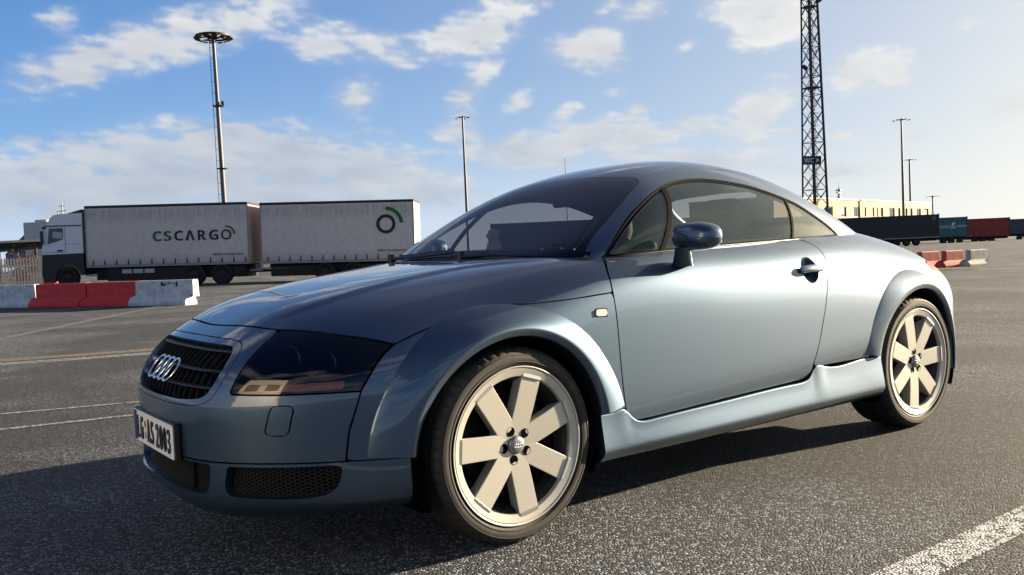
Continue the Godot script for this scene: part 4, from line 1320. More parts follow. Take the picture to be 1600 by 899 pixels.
func sky_piece(sun: Vector3, puffs: Array, W: int, H: int, x0: int, y0: int, w: int, h: int) -> Image:
	var den := PackedFloat32Array(); den.resize(w * h)
	for p in puffs:
		var el: float = p[1]; var ce := cos(deg_to_rad(el)); var R: float = maxf(p[2], p[3]) * 2.0
		var pxd := W / 360.0
		var cx: float = p[0] * pxd; var cy := (90.0 - el) * pxd
		var rx := int(R / ce * pxd) + 1; var ry := int(R * pxd) + 1
		var cr := cos(deg_to_rad(p[4])); var sr := sin(deg_to_rad(p[4]))
		for wrap in [0, -W]:
			var xa := maxi(int(cx) + wrap - rx, x0); var xb := mini(int(cx) + wrap + rx, x0 + w - 1)
			for y in range(maxi(int(cy) - ry, y0), mini(int(cy) + ry, y0 + h - 1) + 1):
				for x in range(xa, xb + 1):
					var dx: float = (x - wrap - cx) / pxd * ce; var dy: float = (cy - y) / pxd
					var a: float = (dx * cr + dy * sr) / p[2]; var b: float = (-dx * sr + dy * cr) / p[3]
					var q: float = a * a + b * b
					if q < 3.6:
						var i := (y - y0) * w + x - x0
						var g: float = minf(1.0, p[5] * 1.15) * exp(-q * 0.9)
						den[i] = den[i] + g - den[i] * g
	var n1 := noise(3, 1.0, 6); var n2 := noise(9, 1.0, 3)
	n1.fractal_gain = 0.55
	var im := Image.create(w, h, false, Image.FORMAT_RGBF)
	var top := Vector3(0.010, 0.046, 0.19); var mid := Vector3(0.27, 0.51, 0.83); var low := Vector3(0.60, 0.71, 0.86)
	for y in h:
		var el := PI * (0.5 - (y + y0 + 0.5) / H)
		var se := sin(el); var ce := cos(el)
		for x in w:
			var az := TAU * (x + x0 + 0.5) / W
			if el < -0.02:
				im.set_pixel(x, y, Color(0.30, 0.29, 0.27)); continue
			var d := Vector3(sin(az) * ce, se, -cos(az) * ce)
			var g := rad_to_deg(acos(clampf(d.dot(sun), -1.0, 1.0)))
			# air: blue above, paler towards the horizon and towards the sun
			var t := clampf(se, 0.0, 1.0)
			var c := low.lerp(mid, smoothstep(0.0, 0.13, t)).lerp(Vector3(0.105, 0.30, 0.68), smoothstep(0.05, 0.26, t)).lerp(top, smoothstep(0.22, 0.52, t))
			var haze := exp(-pow(g / 51.0, 2.0)) * (0.86 + 0.75 * exp(-t * 5.5))
			c = c.lerp(Vector3(0.90, 0.91, 0.86), clampf(haze, 0.0, 1.0))
			c += Vector3(1.0, 0.88, 0.62) * (2.5 * exp(-pow(g / 9.0, 2.0)) + 0.75 * exp(-pow(g / 22.0, 2.0)))
			c += Vector3(0.10, 0.075, 0.02) * exp(-t * 14.0) * exp(-pow(g / 60.0, 2.0))
			var m := minf(1.0, den[y * w + x] * (1.0 + 0.3 * smoothstep(75.0, 40.0, g)))
			var s := Vector3(sin(az) * 9.0 + se * 9.0, se * 24.0, -cos(az) * 9.0) * 1.7
			var nz := n1.get_noise_3dv(s) * 0.5 + 0.5
			var nw := n1.get_noise_3dv(Vector3(s.x * 2.6, s.y * 3.4, s.z * 2.6) + Vector3(7, 3, 1)) * 0.5 + 0.5
			var f := smoothstep(0.12, 1.02, m * 1.18 + ((nz - 0.5) * 1.3 + (nw - 0.5) * 0.8) * (0.22 + smoothstep(0.02, 0.30, m)))
			f = maxf(f, 0.26 * smoothstep(0.02, 0.6, m))
			if f > 0.001:
				var body_ := n2.get_noise_3dv(s * 0.6 + Vector3(0, 0.5, 0)) * 0.5 + 0.5
				var lit := exp(-pow(g / 52.0, 2.0))
				var shade := Vector3(0.40, 0.46, 0.56).lerp(Vector3(0.84, 0.86, 0.84), lit)
				var bright := Vector3(0.80, 0.80, 0.80).lerp(Vector3(1.12, 1.09, 1.02), lit)
				var cl := shade.lerp(bright, clampf(-0.05 + body_ * 0.75 + (f - m) * 0.35 + (t - 0.10) * 2.6, 0.0, 1.0))
				cl = cl.lerp(c, 0.25 * exp(-t * 12.0))
				c = c.lerp(cl, f * 0.93)
			im.set_pixel(x, y, Color(c.x, c.y, c.z))
	return im

# ---------------------------------------------------------------- ground
var asphalt: StandardMaterial3D
var asphalt_im: Image
var asphalt_h: Image

func make_asphalt() -> void:
	var S := 1024
	var cell := noise(21, 0.095, 1, FastNoiseLite.TYPE_CELLULAR)
	cell.cellular_return_type = FastNoiseLite.RETURN_CELL_VALUE
	cell.cellular_jitter = 1.0
	var dist := noise(21, 0.095, 1, FastNoiseLite.TYPE_CELLULAR)
	dist.cellular_return_type = FastNoiseLite.RETURN_DISTANCE2_SUB
	dist.cellular_jitter = 1.0
	var a := cell.get_seamless_image(S, S, false, false, 0.1); var b := dist.get_seamless_image(S, S, false, false, 0.1)
	var big := noise(5, 0.012, 4).get_seamless_image(S, S)
	asphalt_im = Image.create(S, S, false, Image.FORMAT_RGB8)
	asphalt_h = Image.create(S, S, false, Image.FORMAT_RGB8)
	for y in S:
		for x in S:
			var v := a.get_pixel(x, y).r; var e := smoothstep(0.05, 0.42, b.get_pixel(x, y).r)
			var h := fposmod(v * 7.31, 1.0)
			var tone := lerpf(0.02, 0.07, h * 2.0) if h < 0.5 else lerpf(0.13, 0.46, h * 2.0 - 1.0)
			tone = lerpf(0.012, tone, e) * (0.85 + 0.3 * big.get_pixel(x, y).r)
			var w := fposmod(v * 13.7, 1.0) - 0.5
			asphalt_im.set_pixel(x, y, lin(tone * (0.80 + 0.10 * w), tone * 0.96, tone * (1.22 - 0.10 * w)))
			var k := e * (0.45 + 0.55 * fposmod(v * 3.77, 1.0))
			asphalt_h.set_pixel(x, y, Color(k, k, k))
	var t := tex(asphalt_im); var th := tex(asphalt_h)
	asphalt = mat(Color(1, 1, 1), 0.82)
	asphalt.albedo_texture = t
	asphalt.heightmap_enabled = true; asphalt.heightmap_texture = th; asphalt.heightmap_scale = 0.75
	asphalt.uv1_triplanar = true; asphalt.uv1_world_triplanar = true; asphalt.uv1_scale = Vector3(0.95, 0.95, 0.95)
	var patch := Image.create(512, 512, false, Image.FORMAT_RGB8)
	var p1 := noise(31, 0.008, 4).get_seamless_image(512, 512); var p2 := noise(33, 0.03, 5).get_seamless_image(512, 512)
	for y in 512:
		for x in 512:
			var k := lerpf(0.62, 1.0, smoothstep(0.25, 0.75, p1.get_pixel(x, y).r * 0.7 + p2.get_pixel(x, y).r * 0.3))
			patch.set_pixel(x, y, Color(k, k * 0.995, k * 0.985))
	asphalt.detail_enabled = true; asphalt.detail_albedo = tex(patch); asphalt.detail_blend_mode = BaseMaterial3D.BLEND_MODE_MUL
	asphalt.detail_uv_layer = BaseMaterial3D.DETAIL_UV_2
	asphalt.uv2_triplanar = true; asphalt.uv2_world_triplanar = true; asphalt.uv2_scale = Vector3(0.083, 0.083, 0.083)

func worn(c: Vector3, lo: float, hi: float, seed_: int) -> StandardMaterial3D:   # road paint rubbed through to the asphalt
	var S := 512
	var im := Image.create(S, S, false, Image.FORMAT_RGB8)
	var n := noise(seed_, 0.04, 5).get_seamless_image(S, S)
	for y in S:
		for x in S:
			var g := asphalt_im.get_pixel(x * 2, y * 2).srgb_to_linear(); var h := asphalt_h.get_pixel(x * 2, y * 2).r
			var k := smoothstep(lo, hi, n.get_pixel(x, y).r * 0.6 + h * 0.6)
			im.set_pixel(x, y, lin(lerpf(g.r, c.x, k), lerpf(g.g, c.y, k), lerpf(g.b, c.z, k)))
	var m := mat(Color(1, 1, 1), 0.8)
	m.albedo_texture = tex(im)
	m.heightmap_enabled = true; m.heightmap_texture = asphalt.heightmap_texture; m.heightmap_scale = 0.3
	m.uv1_triplanar = true; m.uv1_world_triplanar = true; m.uv1_scale = Vector3(0.95, 0.95, 0.95)
	return m

func height_at(p: Vector3) -> float:
	var q := p - STAND
	return lie(q.dot(RIGHT), q.dot(AHEAD))

func stripe(a: Vector2, b: Vector2, w: float, m: Material, lift := 0.004) -> void:
	var mb := MB.new()
	var n := maxi(2, int(a.distance_to(b) / 1.0))
	var rows := []
	var s := (b - a).normalized().orthogonal() * w * 0.5
	for k in n + 1:
		var c := a.lerp(b, float(k) / n); var row := []
		for e in [-1.0, 1.0]:
			var p := Vector3(c.x + s.x * e, 0, c.y + s.y * e)
			row.append(Vector3(p.x, height_at(p) + lift, p.z))
		rows.append(row)
	mb.sheet(rows, Vector3.UP)
	structure(part("road_marking", mb, m, self))

func make_ground() -> void:
	make_asphalt()
	var rows := []
	var rs := [-1500, -400, -120, -60, -30, -18, -12, -8, -4, 0, 4, 7, 12, 20, 30, 45, 60, 80, 100, 132, 200, 500, 1500]
	var ds := [-600, -100, -20, 0, 6, 12, 15, 18, 21, 24, 27, 30, 33, 36, 39, 42, 45, 60, 90, 130, 200, 400, 900, 2500]
	for d in ds:
		var row := []
		for r in rs: row.append(yard(r, d))
		rows.append(row)
	var mb := MB.new(); mb.sheet(rows, Vector3.UP)
	for k in mb.n.size(): mb.n[k] = mb.n[k] if mb.n[k].y > 0 else -mb.n[k]
	structure(part("ground", mb, asphalt, self))
	var white := worn(Vector3(0.62, 0.64, 0.69), 0.36, 0.62, 4)
	var faint := worn(Vector3(0.50, 0.51, 0.54), 0.36, 0.78, 6)
	var mid_ := worn(Vector3(0.30, 0.29, 0.27), 0.45, 0.9, 12)
	var tan := worn(Vector3(0.27, 0.215, 0.155), 0.35, 0.75, 7)
	stripe(Vector2(-1.6, 1.812), Vector2(6.0, 1.808), 0.125, white)
	var dA := Vector2(1.36, 0.47)
	var a := Vector2(-0.58, -7.25)
	for e in [-0.07, 0.07]:
		stripe(a - dA * 4.0 + Vector2(-0.33, 0.94) * e, a + dA * 3.2 + Vector2(-0.33, 0.94) * e, 0.06, white)
	stripe(Vector2(-0.72, -7.75) - dA * 4.0, Vector2(-0.72, -7.75) + dA * 3.2, 0.30, tan)
	stripe(Vector2(-3.2, -4.37), Vector2(0.9, -2.99), 0.05, faint)
	stripe(Vector2(-3.2, -3.41), Vector2(0.9, -2.55), 0.06, faint)
	stripe(Vector2(-2.4, -7.15), Vector2(6.2, -22.5), 0.16, mid_)
	stripe(Vector2(-4.0, -20.1), Vector2(12.0, -20.25), 0.11, white)
	stripe(Vector2(25.0, -10.55), Vector2(48.0, -12.5), 0.12, white)

# ---------------------------------------------------------------- barriers
func barrier_mesh(l: float, h: float) -> MB:
	# a moulded block: upright upper wall, flared foot, notched lower corner where blocks hook together
	var m := MB.new()
	var prof := [[0.0, 0.19], [0.10, 0.19], [0.16, 0.185], [0.24, 0.15], [0.33, 0.11], [0.42, 0.095], [0.95, 0.085], [1.0, 0.075]]
	for sg in [-1.0, 1.0]:
		var rows := []
		for p in prof:
			var x0 := -l * 0.5; var x1 := l * 0.5
			if p[0] < 0.38: x0 -= 0.17; x1 -= 0.17
			rows.append([Vector3(x0, p[0] * h, sg * p[1]), Vector3(x1, p[0] * h, sg * p[1])])
		for k in rows.size() - 1:
			m.quad(rows[k][0], rows[k][1], rows[k + 1][1], rows[k + 1][0], Vector3(0, rows[k][0].z - rows[k + 1][0].z, 0).normalized() * signf(sg) * 0.0 + Vector3(0, absf(rows[k][0].z) - absf(rows[k + 1][0].z), sg * (prof[k + 1][0] - prof[k][0]) * h).normalized())
	for e in [0, 1]:
		for k in prof.size() - 1:
			var off := -0.17 if prof[k + 1][0] < 0.38 else 0.0
			var x := (-l * 0.5 if e == 0 else l * 0.5) + off
			m.quad(Vector3(x, prof[k][0] * h, -prof[k][1]), Vector3(x, prof[k][0] * h, prof[k][1]), Vector3(x, prof[k + 1][0] * h, prof[k + 1][1]), Vector3(x, prof[k + 1][0] * h, -prof[k + 1][1]), Vector3(-1 if e == 0 else 1, 0, 0))
	m.quad(Vector3(-l * 0.5, h, -0.075), Vector3(l * 0.5, h, -0.075), Vector3(l * 0.5, h, 0.075), Vector3(-l * 0.5, h, 0.075), Vector3.UP)
	m.quad(Vector3(l * 0.5 - 0.17, 0.33 * h, -0.11), Vector3(l * 0.5, 0.33 * h, -0.11), Vector3(l * 0.5, 0.33 * h, 0.11), Vector3(l * 0.5 - 0.17, 0.33 * h, 0.11), Vector3.DOWN)
	return m

func make_barriers() -> void:
	var red := mat(Color(0.86, 0.07, 0.09), 0.5); var white := mat(Color(0.80, 0.81, 0.82), 0.55)
	red.albedo_texture = grime(14, 0.02, Color(0.86, 0.86, 0.86), Color(1, 1, 1), 256); white.albedo_texture = grime(15, 0.015, Color(0.86, 0.86, 0.86), Color(1, 1, 1), 256)
	for m in [red, white]: m.uv1_triplanar = true; m.uv1_scale = Vector3(0.9, 0.9, 0.9)
	var pale := mat(Color(0.80, 0.36, 0.28), 0.6); var grey := mat(Color(0.76, 0.74, 0.69), 0.7)
	pale.albedo_texture = red.albedo_texture; grey.albedo_texture = white.albedo_texture
	for m in [pale, grey]: m.uv1_triplanar = true; m.uv1_scale = Vector3(0.9, 0.9, 0.9)
	var b := barrier_mesh(1.86, 0.605)
	# left row, from the picture's edge to its open end
	var row := [[-13.42, 23.75, white, "white plastic barrier block at the left end, before the picket fence"], [-11.65, 22.9, red, "red barrier block next to the white one before the fence"], [-9.94, 22.13, red, "red barrier block between another red block and the scuffed white end block"], [-8.36, 21.35, white, "white end barrier block with black scuff marks under the lorry"]]
	for e in row:
		var o := put("barrier", b.mesh(e[2]), self)
		tag(o, e[3], "barrier", "barrier blocks before the lorry")
		o.position = yard(e[0], e[1]); o.rotation.y = -0.634 - 0.43
		if e[0] > -9.0:
			var sm := MB.new()
			for q in [[-0.05, 0.52, 0.07, 0.09], [0.02, 0.49, 0.05, 0.06], [0.08, 0.51, 0.04, 0.04], [0.2, 0.53, 0.09, 0.03], [0.32, 0.53, 0.05, 0.03], [0.42, 0.5, 0.05, 0.10], [0.43, 0.55, 0.03, 0.03]]:
				sm.prism(PackedVector2Array(rounded([Vector2(q[0] - q[2] / 2, q[1] - q[3] / 2), Vector2(q[0] + q[2] / 2, q[1] - q[3] / 2), Vector2(q[0] + q[2] / 2, q[1] + q[3] / 2), Vector2(q[0] - q[2] / 2, q[1] + q[3] / 2)], 0.012)), 0.088, 0.0945)
			part("scuff_mark", sm, mat(Color(0.10, 0.10, 0.12), 0.8), o)
	var b2 := barrier_mesh(0.70, 0.475)
	for e in [[11.98, 25.3, pale, "faded red barrier block furthest behind the car's tail"], [12.62, 25.2, pale, "faded red barrier block between the other red one and the grey one"], [13.26, 25.1, grey, "grey-white barrier block at the right end of the short row"]]:
		var o := put("barrier", b2.mesh(e[2]), self)
		tag(o, e[3], "barrier", "short row of barriers behind the car")
		o.position = yard(e[0], e[1]) + Vector3(0, -lie(e[0], e[1]) - 0.13, 0); o.rotation.y = -0.634 + 0.45

# ---------------------------------------------------------------- lorries
func truck_wheel(parent: Node3D, x: float, z: float, r: float, tyre: ArrayMesh, rimm: ArrayMesh) -> void:
	var w := sub("wheel", parent, Vector3(x, r, z))
	put("tyre", tyre, w); put("rim", rimm, w)

func wheel_meshes(r: float) -> Array:
	var t := MB.new()
	t.lathe([Vector2(r * 0.58, 0.0), Vector2(r * 0.64, 0.012), Vector2(r * 0.86, 0.016), Vector2(r * 0.97, 0.0), Vector2(r, -0.03), Vector2(r, -0.25), Vector2(r * 0.9, -0.28)], 40, true)
	var m := MB.new()
	m.lathe([Vector2(r * 0.58, 0.0), Vector2(r * 0.54, -0.03), Vector2(r * 0.44, -0.05), Vector2(r * 0.42, -0.03), Vector2(r * 0.22, -0.01), Vector2(r * 0.2, 0.03), Vector2(0, 0.035)], 32)
	for k in 10:
		var a := TAU * k / 10
		m.box(Vector3(cos(a) * r * 0.33, sin(a) * r * 0.33, -0.005), Vector3(0.05, 0.02, 0.03), 0.0, Basis(Vector3(0, 0, 1), a))
	return [t.mesh(mat(Color(0.05, 0.05, 0.055), 0.8)), m.mesh(mat(Color(0.12, 0.12, 0.13), 0.6, 0.2))]

func curtain_mesh(x0: float, x1: float, y0: float, y1: float, z: float) -> MB:   # a sheet drawn tight between posts, with shallow folds
	var m := MB.new(); var rows := []
	for j in 9:
		var y := lerpf(y0, y1, j / 8.0); var row := []
		for i in 121:
			var x := lerpf(x0, x1, i / 120.0)
			var f := 0.008 * sin(i * 0.33) + 0.005 * sin(i * 1.03 + j * 0.4)
			row.append(Vector3(x, y, z + f * sin(PI * j / 8.0) - 0.004))
		rows.append(row)
	m.sheet(rows, Vector3(0, 0, 1))
	return m

func arc_shape(m: MB, c: Vector2, r0: float, r1: float, a0: float, a1: float, z0: float, z1: float) -> void:
	var poly := PackedVector2Array()
	for k in 25: poly.append(c + Vector2.from_angle(lerpf(a0, a1, k / 24.0)) * r1)
	for k in range(24, -1, -1): poly.append(c + Vector2.from_angle(lerpf(a0, a1, k / 24.0)) * r0)
	m.prism(poly, z0, z1)

func box_body(t: Node3D, x0: float, x1: float, y0: float, y1: float, cloth: Material, frame: Material, rail: Material, back_m: Material) -> void:
	part("curtain", curtain_mesh(x0 + 0.06, x1 - 0.06, y0 + 0.12, y1 - 0.10, 0.0), cloth, t)
	var core := MB.new()
	core.box(Vector3((x0 + x1) * 0.5, (y0 + y1) * 0.5, -1.27), Vector3(x1 - x0 - 0.02, y1 - y0 - 0.02, 2.45), 0.0)
	part("load_body", core, back_m, t)
	var r := MB.new()
	r.box(Vector3((x0 + x1) * 0.5, y1 - 0.05, -1.25), Vector3(x1 - x0, 0.12, 2.56), 0.02)
	part("roof_rail", r, rail, t)
	for x in [x0 + 0.03, x1 - 0.03]:
		var p := MB.new(); p.box(Vector3(x, (y0 + y1) * 0.5 - 0.05, -0.03), Vector3(0.07, y1 - y0 - 0.12, 0.10), 0.01)
		part("corner_post", p, frame, t)
	var b := MB.new(); b.box(Vector3((x0 + x1) * 0.5, y0 + 0.05, -1.25), Vector3(x1 - x0, 0.13, 2.52), 0.01)
	part("side_rail", b, frame, t)
	var bk := MB.new()
	var n := int((x1 - x0) / 0.52)
	for k in n:
		var x := x0 + 0.32 + (x1 - x0 - 0.5) * k / (n - 1.0)
		bk.box(Vector3(x, y0 + 0.22, 0.012), Vector3(0.035, 0.24, 0.02), 0.0)
		bk.box(Vector3(x, y0 + 0.17, 0.022), Vector3(0.07, 0.06, 0.02), 0.004)
	stuff(part("strap_buckles", bk, mat(Color(0.06, 0.06, 0.07), 0.7), t))

func make_lorry() -> void:
	var cloth := mat(Color(0.80, 0.79, 0.78), 0.6)
	var im := Image.create(1024, 512, false, Image.FORMAT_RGB8)
	var n := noise(41, 1.0, 5); var n2 := noise(42, 1.0, 4)
	for y in 512:
		for x in 1024:
			var v := y / 512.0
			var streak := n.get_noise_2d(x * 0.055, y * 0.004) * 0.5 + 0.5; var blot := n2.get_noise_2d(x * 0.02, y * 0.02) * 0.5 + 0.5
			var tall := smoothstep(0.0, 0.06, v) * smoothstep(0.34, 0.12, v + 0.1 * (streak - 0.5))   # soot below the roof rail
			var k := 1.0 - 0.13 * tall * smoothstep(0.15, 0.75, streak) - 0.08 * blot - 0.03 * smoothstep(0.4, 0.8, n.get_noise_2d(x * 0.09 + 900.0, y * 0.006) * 0.5 + 0.5) - 0.10 * smoothstep(0.8, 1.0, v)
			im.set_pixel(x, y, Color(k, k * 0.985, k * 0.975))
	cloth.albedo_texture = tex(im)
	cloth.uv1_scale = Vector3(1, -1, 1); cloth.uv1_offset = Vector3(0, 1, 0)
	var alu := mat(Color(0.52, 0.52, 0.53), 0.5, 0.3); var rail := mat(Color(0.10, 0.10, 0.12), 0.6)
	var doors := mat(Color(0.66, 0.57, 0.53), 0.6)
	var navy := mat(Color(0.035, 0.05, 0.14), 0.6); var green := mat(Color(0.06, 0.36, 0.14), 0.6)
	var chass := mat(Color(0.045, 0.045, 0.055), 0.7)
	var cabw := mat(Color(0.80, 0.82, 0.85), 0.3); var cabd := mat(Color(0.035, 0.045, 0.085), 0.45)
	var pane := mat(Color(0.05, 0.07, 0.07, 0.35), 0.03); pane.transparency = BaseMaterial3D.TRANSPARENCY_ALPHA
	var wm := wheel_meshes(0.50)
	# the pulling lorry; its own x runs to the right, z towards the car; the middle of its near side stands at x = 0
	var t := thing("lorry", yard(-17.0, 41.7) + Vector3(0, -lie(-17, 41.7) - 0.06, 0), -0.634, "white lorry with a dark-footed cab and green and navy lettering on its curtain side", "lorry")
	t.rotation.z = -0.018
	box_body(t, -3.05, 4.65, 0.96, 3.86, cloth, alu, rail, doors)
	var up := MB.new()
	up.prism(PackedVector2Array([Vector2(-5.13, 1.62), Vector2(-3.20, 1.66), Vector2(-3.20, 3.55), Vector2(-4.25, 3.53), Vector2(-4.55, 3.47), Vector2(-4.74, 3.30), Vector2(-4.88, 2.98), Vector2(-5.02, 2.40), Vector2(-5.12, 2.0)]), -2.45, -0.02)
	part("cab", up, cabw, t)
	var lowc := MB.new()
	lowc.prism(PackedVector2Array([Vector2(-5.13, 1.62), Vector2(-3.20, 1.66), Vector2(-3.15, 0.62), Vector2(-3.36, 0.62), Vector2(-3.45, 0.90), Vector2(-3.70, 1.12), Vector2(-4.05, 1.15), Vector2(-4.35, 1.0), Vector2(-4.52, 0.62), Vector2(-4.58, 0.34), Vector2(-5.10, 0.34), Vector2(-5.17, 0.7)]), -2.46, -0.01)
	part("cab_skirt", lowc, cabd, t)
	var wn := MB.new()
	wn.prism(PackedVector2Array(rounded([Vector2(-4.86, 2.10), Vector2(-4.12, 2.33), Vector2(-4.10, 2.86), Vector2(-4.76, 2.86)], 0.06)), -0.03, -0.008)
	part("cab_window", wn, mat(Color(0.10, 0.15, 0.15), 0.08, 0.0), t)
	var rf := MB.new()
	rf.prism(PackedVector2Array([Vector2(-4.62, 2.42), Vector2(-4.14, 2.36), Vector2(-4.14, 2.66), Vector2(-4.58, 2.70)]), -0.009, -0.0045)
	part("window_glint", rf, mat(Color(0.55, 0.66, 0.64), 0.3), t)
	var dl := MB.new()
	for e in [[-4.02, 1.72, -4.02, 2.95], [-5.05, 1.72, -4.02, 1.72], [-3.30, 2.10, -4.0, 2.10]]: dl.beam(Vector3(e[0], e[1], -0.018), Vector3(e[2], e[3], -0.018), 0.014)
	part("door_seam", dl, cabd, t)
	var vz := MB.new()
	vz.box(Vector3(-4.1, 2.97, -1.22), Vector3(1.75, 0.045, 2.50), 0.01)
	vz.box(Vector3(-5.0, 2.88, -1.22), Vector3(0.22, 0.10, 2.4), 0.02)
	part("sun_visor", vz, cabd, t)
	var hd := MB.new(); hd.box(Vector3(-4.28, 1.80, 0.0), Vector3(0.28, 0.07, 0.04), 0.015)
	part("door_handle", hd, cabd, t)
	var mi := MB.new(); mi.box(Vector3(-5.06, 2.42, 0.10), Vector3(0.10, 0.62, 0.18), 0.03); mi.bar(Vector3(-5.0, 2.72, 0.0), Vector3(-5.06, 2.7, 0.1), 0.02)
	part("wing_mirror", mi, cabd, t)
	var df := MB.new()
	df.prism(PackedVector2Array([Vector2(-4.0, 3.53), Vector2(-3.22, 3.53), Vector2(-3.12, 3.72), Vector2(-3.3, 3.72)]), -2.3, -0.15)
	df.box(Vector3(-3.12, 2.5, -1.25), Vector3(0.12, 2.4, 2.2), 0.0)
	part("roof_fairing", df, cabd, t)
	var ch := MB.new()
	ch.box(Vector3(0.8, 0.82, -1.25), Vector3(7.7, 0.26, 1.2), 0.0)
	ch.box(Vector3(-0.2, 0.60, -0.22), Vector3(3.9, 0.62, 0.3), 0.03)
	ch.box(Vector3(4.0, 0.60, -0.3), Vector3(0.7, 0.5, 0.3), 0.03)
	ch.box(Vector3(0.8, 0.62, -1.3), Vector3(7.2, 0.55, 1.7), 0.0)
	ch.box(Vector3(4.2, 0.5, -1.25), Vector3(0.3, 0.3, 2.2), 0.02)
	part("chassis", ch, chass, t)
	for k in 3:
		var bx := MB.new(); bx.box(Vector3(-1.18 + 0.53 * k, 0.74, -0.055), Vector3(0.46, 0.20, 0.05), 0.01)
		part("locker_panel", bx, mat(Color(0.62, 0.63, 0.66), 0.4, 0.3), t)
	var stp := MB.new(); stp.box(Vector3(-2.85, 0.58, -0.1), Vector3(0.5, 0.07, 0.3), 0.01)
	part("cab_step", stp, alu, t)
	for x in [-4.0, 2.0, 3.3]:
		truck_wheel(t, x, -0.05, 0.5, wm[0], wm[1])
	# lettering
	var xs := [[0.345, "C", 0.43], [0.83, "S", 0.37], [1.36, "C", 0.41], [1.89, "Λ", 0.44], [2.45, "R", 0.38], [3.01, "G", 0.43]]
	for e in xs: write("lettering", e[1], 0.47, e[2], Vector3(e[0], 2.36, 0.022), Basis.IDENTITY, green if e[0] < 1.0 else navy, t)
	var o := MB.new(); arc_shape(o, Vector2(3.60, 2.36), 0.165, 0.24, 0, TAU - 0.001, 0.018, 0.026)
	part("letter_ring", o, navy, t)
	o = MB.new(); arc_shape(o, Vector2(3.60, 2.36), 0.35, 0.43, 0.05, PI / 2 + 0.1, 0.018, 0.026)
	part("logo_arc", o, green, t)
	write("web_address", "www.cscargo.com", 0.12, 1.42, Vector3(3.65, 1.42, 0.020), Basis.IDENTITY, chass, t, false)
	# the drawbar trailer
	var d := thing("trailer", yard(-8.25, 41.9) + Vector3(0, -lie(-8.15, 41.9) - 0.26, 0), -0.634 - 0.012, "white curtain-sided trailer with a navy ring and green arc, coupled behind the lorry", "trailer")
	d.rotation.z = -0.021
	box_body(d, -3.62, 3.70, 0.96, 3.84, cloth, alu, rail, mat(Color(0.86, 0.80, 0.68), 0.55))
	o = MB.new(); arc_shape(o, Vector2(2.36, 2.71), 0.31, 0.455, 0, TAU - 0.001, 0.018, 0.026)
	part("logo_ring", o, navy, d)
	o = MB.new(); arc_shape(o, Vector2(2.36, 2.71), 0.66, 0.82, 0.06, PI / 2, 0.018, 0.026)
	part("logo_arc", o, green, d)
	write("web_address", "www.cscargo.com", 0.12, 1.42, Vector3(2.62, 1.44, 0.020), Basis.IDENTITY, chass, d, false)
	ch = MB.new()
	ch.box(Vector3(0.2, 0.80, -1.25), Vector3(7.2, 0.26, 1.2), 0.0)
	ch.box(Vector3(1.8, 0.60, -0.2), Vector3(1.6, 0.5, 0.2), 0.02)
	ch.box(Vector3(-2.1, 0.60, -0.2), Vector3(2.2, 0.5, 0.2), 0.02)
	ch.box(Vector3(0.2, 0.62, -1.3), Vector3(7.0, 0.5, 1.7), 0.0)
	ch.bar(Vector3(-3.4, 0.62, -1.25), Vector3(-5.2, 0.60, -1.25), 0.07)
	ch.bar(Vector3(-3.4, 0.62, -0.7), Vector3(-4.9, 0.60, -1.25), 0.05)
	part("chassis", ch, chass, d)
	var db := MB.new(); db.box(Vector3(-3.95, 0.66, -0.35), Vector3(0.55, 0.10, 0.3), 0.02); db.box(Vector3(-3.0, 0.72, -0.15), Vector3(1.3, 0.10, 0.1), 0.02)
	for k in 5: db.box(Vector3(-3.95 + 0.08 * k, 0.78, -0.3), Vector3(0.03, 0.3, 0.05), 0.0)
	part("drawbar_step", db, alu, d)
	for x in [-0.6, 0.75, 2.9]: truck_wheel(d, x, -0.05, 0.48, wm[0], wm[1])
	var rl := MB.new(); rl.box(Vector3(-3.62, 1.42, 0.0), Vector3(0.05, 0.16, 0.03), 0.0)
	part("side_marker", rl, mat(Color(0.5, 0.1, 0.08), 0.4), d)

func far_trailer(called: String, r: float, d: float, l: float, base: float, top: float, foot: float, cloth: Material, frame: Material, label: String, cat: String, rail_m: Material = null) -> Node3D:
	var t := thing(called, STAND + RIGHT * r + AHEAD * d + Vector3(0, base, 0), -0.634, label, cat, "trailers parked in the row at the back")
	var b := MB.new(); b.box(Vector3(0, (top + foot) * 0.5, -1.25), Vector3(l, top - foot, 2.5), 0.02)
	part("load_body", b, cloth, t)
	var f := MB.new()
	f.box(Vector3(0, foot, -1.25), Vector3(l + 0.04, 0.14, 2.54), 0.0)
	part("side_rail", f, rail_m if rail_m else frame, t)
	for x in [-l * 0.5, l * 0.5]:
		var p := MB.new(); p.box(Vector3(x, (top + foot) * 0.5 + 0.02, 0.0), Vector3(0.12, top - foot + 0.1, 0.12), 0.0)
		part("corner_post", p, frame, t)
	var c := MB.new(); c.box(Vector3(0, foot - 0.28, -1.25), Vector3(l * 0.96, 0.4, 1.9), 0.0)
	c.box(Vector3(-l * 0.08, foot - 0.45, -0.25), Vector3(l * 0.3, 0.5, 0.3), 0.0)
	part("chassis", c, dark, t)
	return t

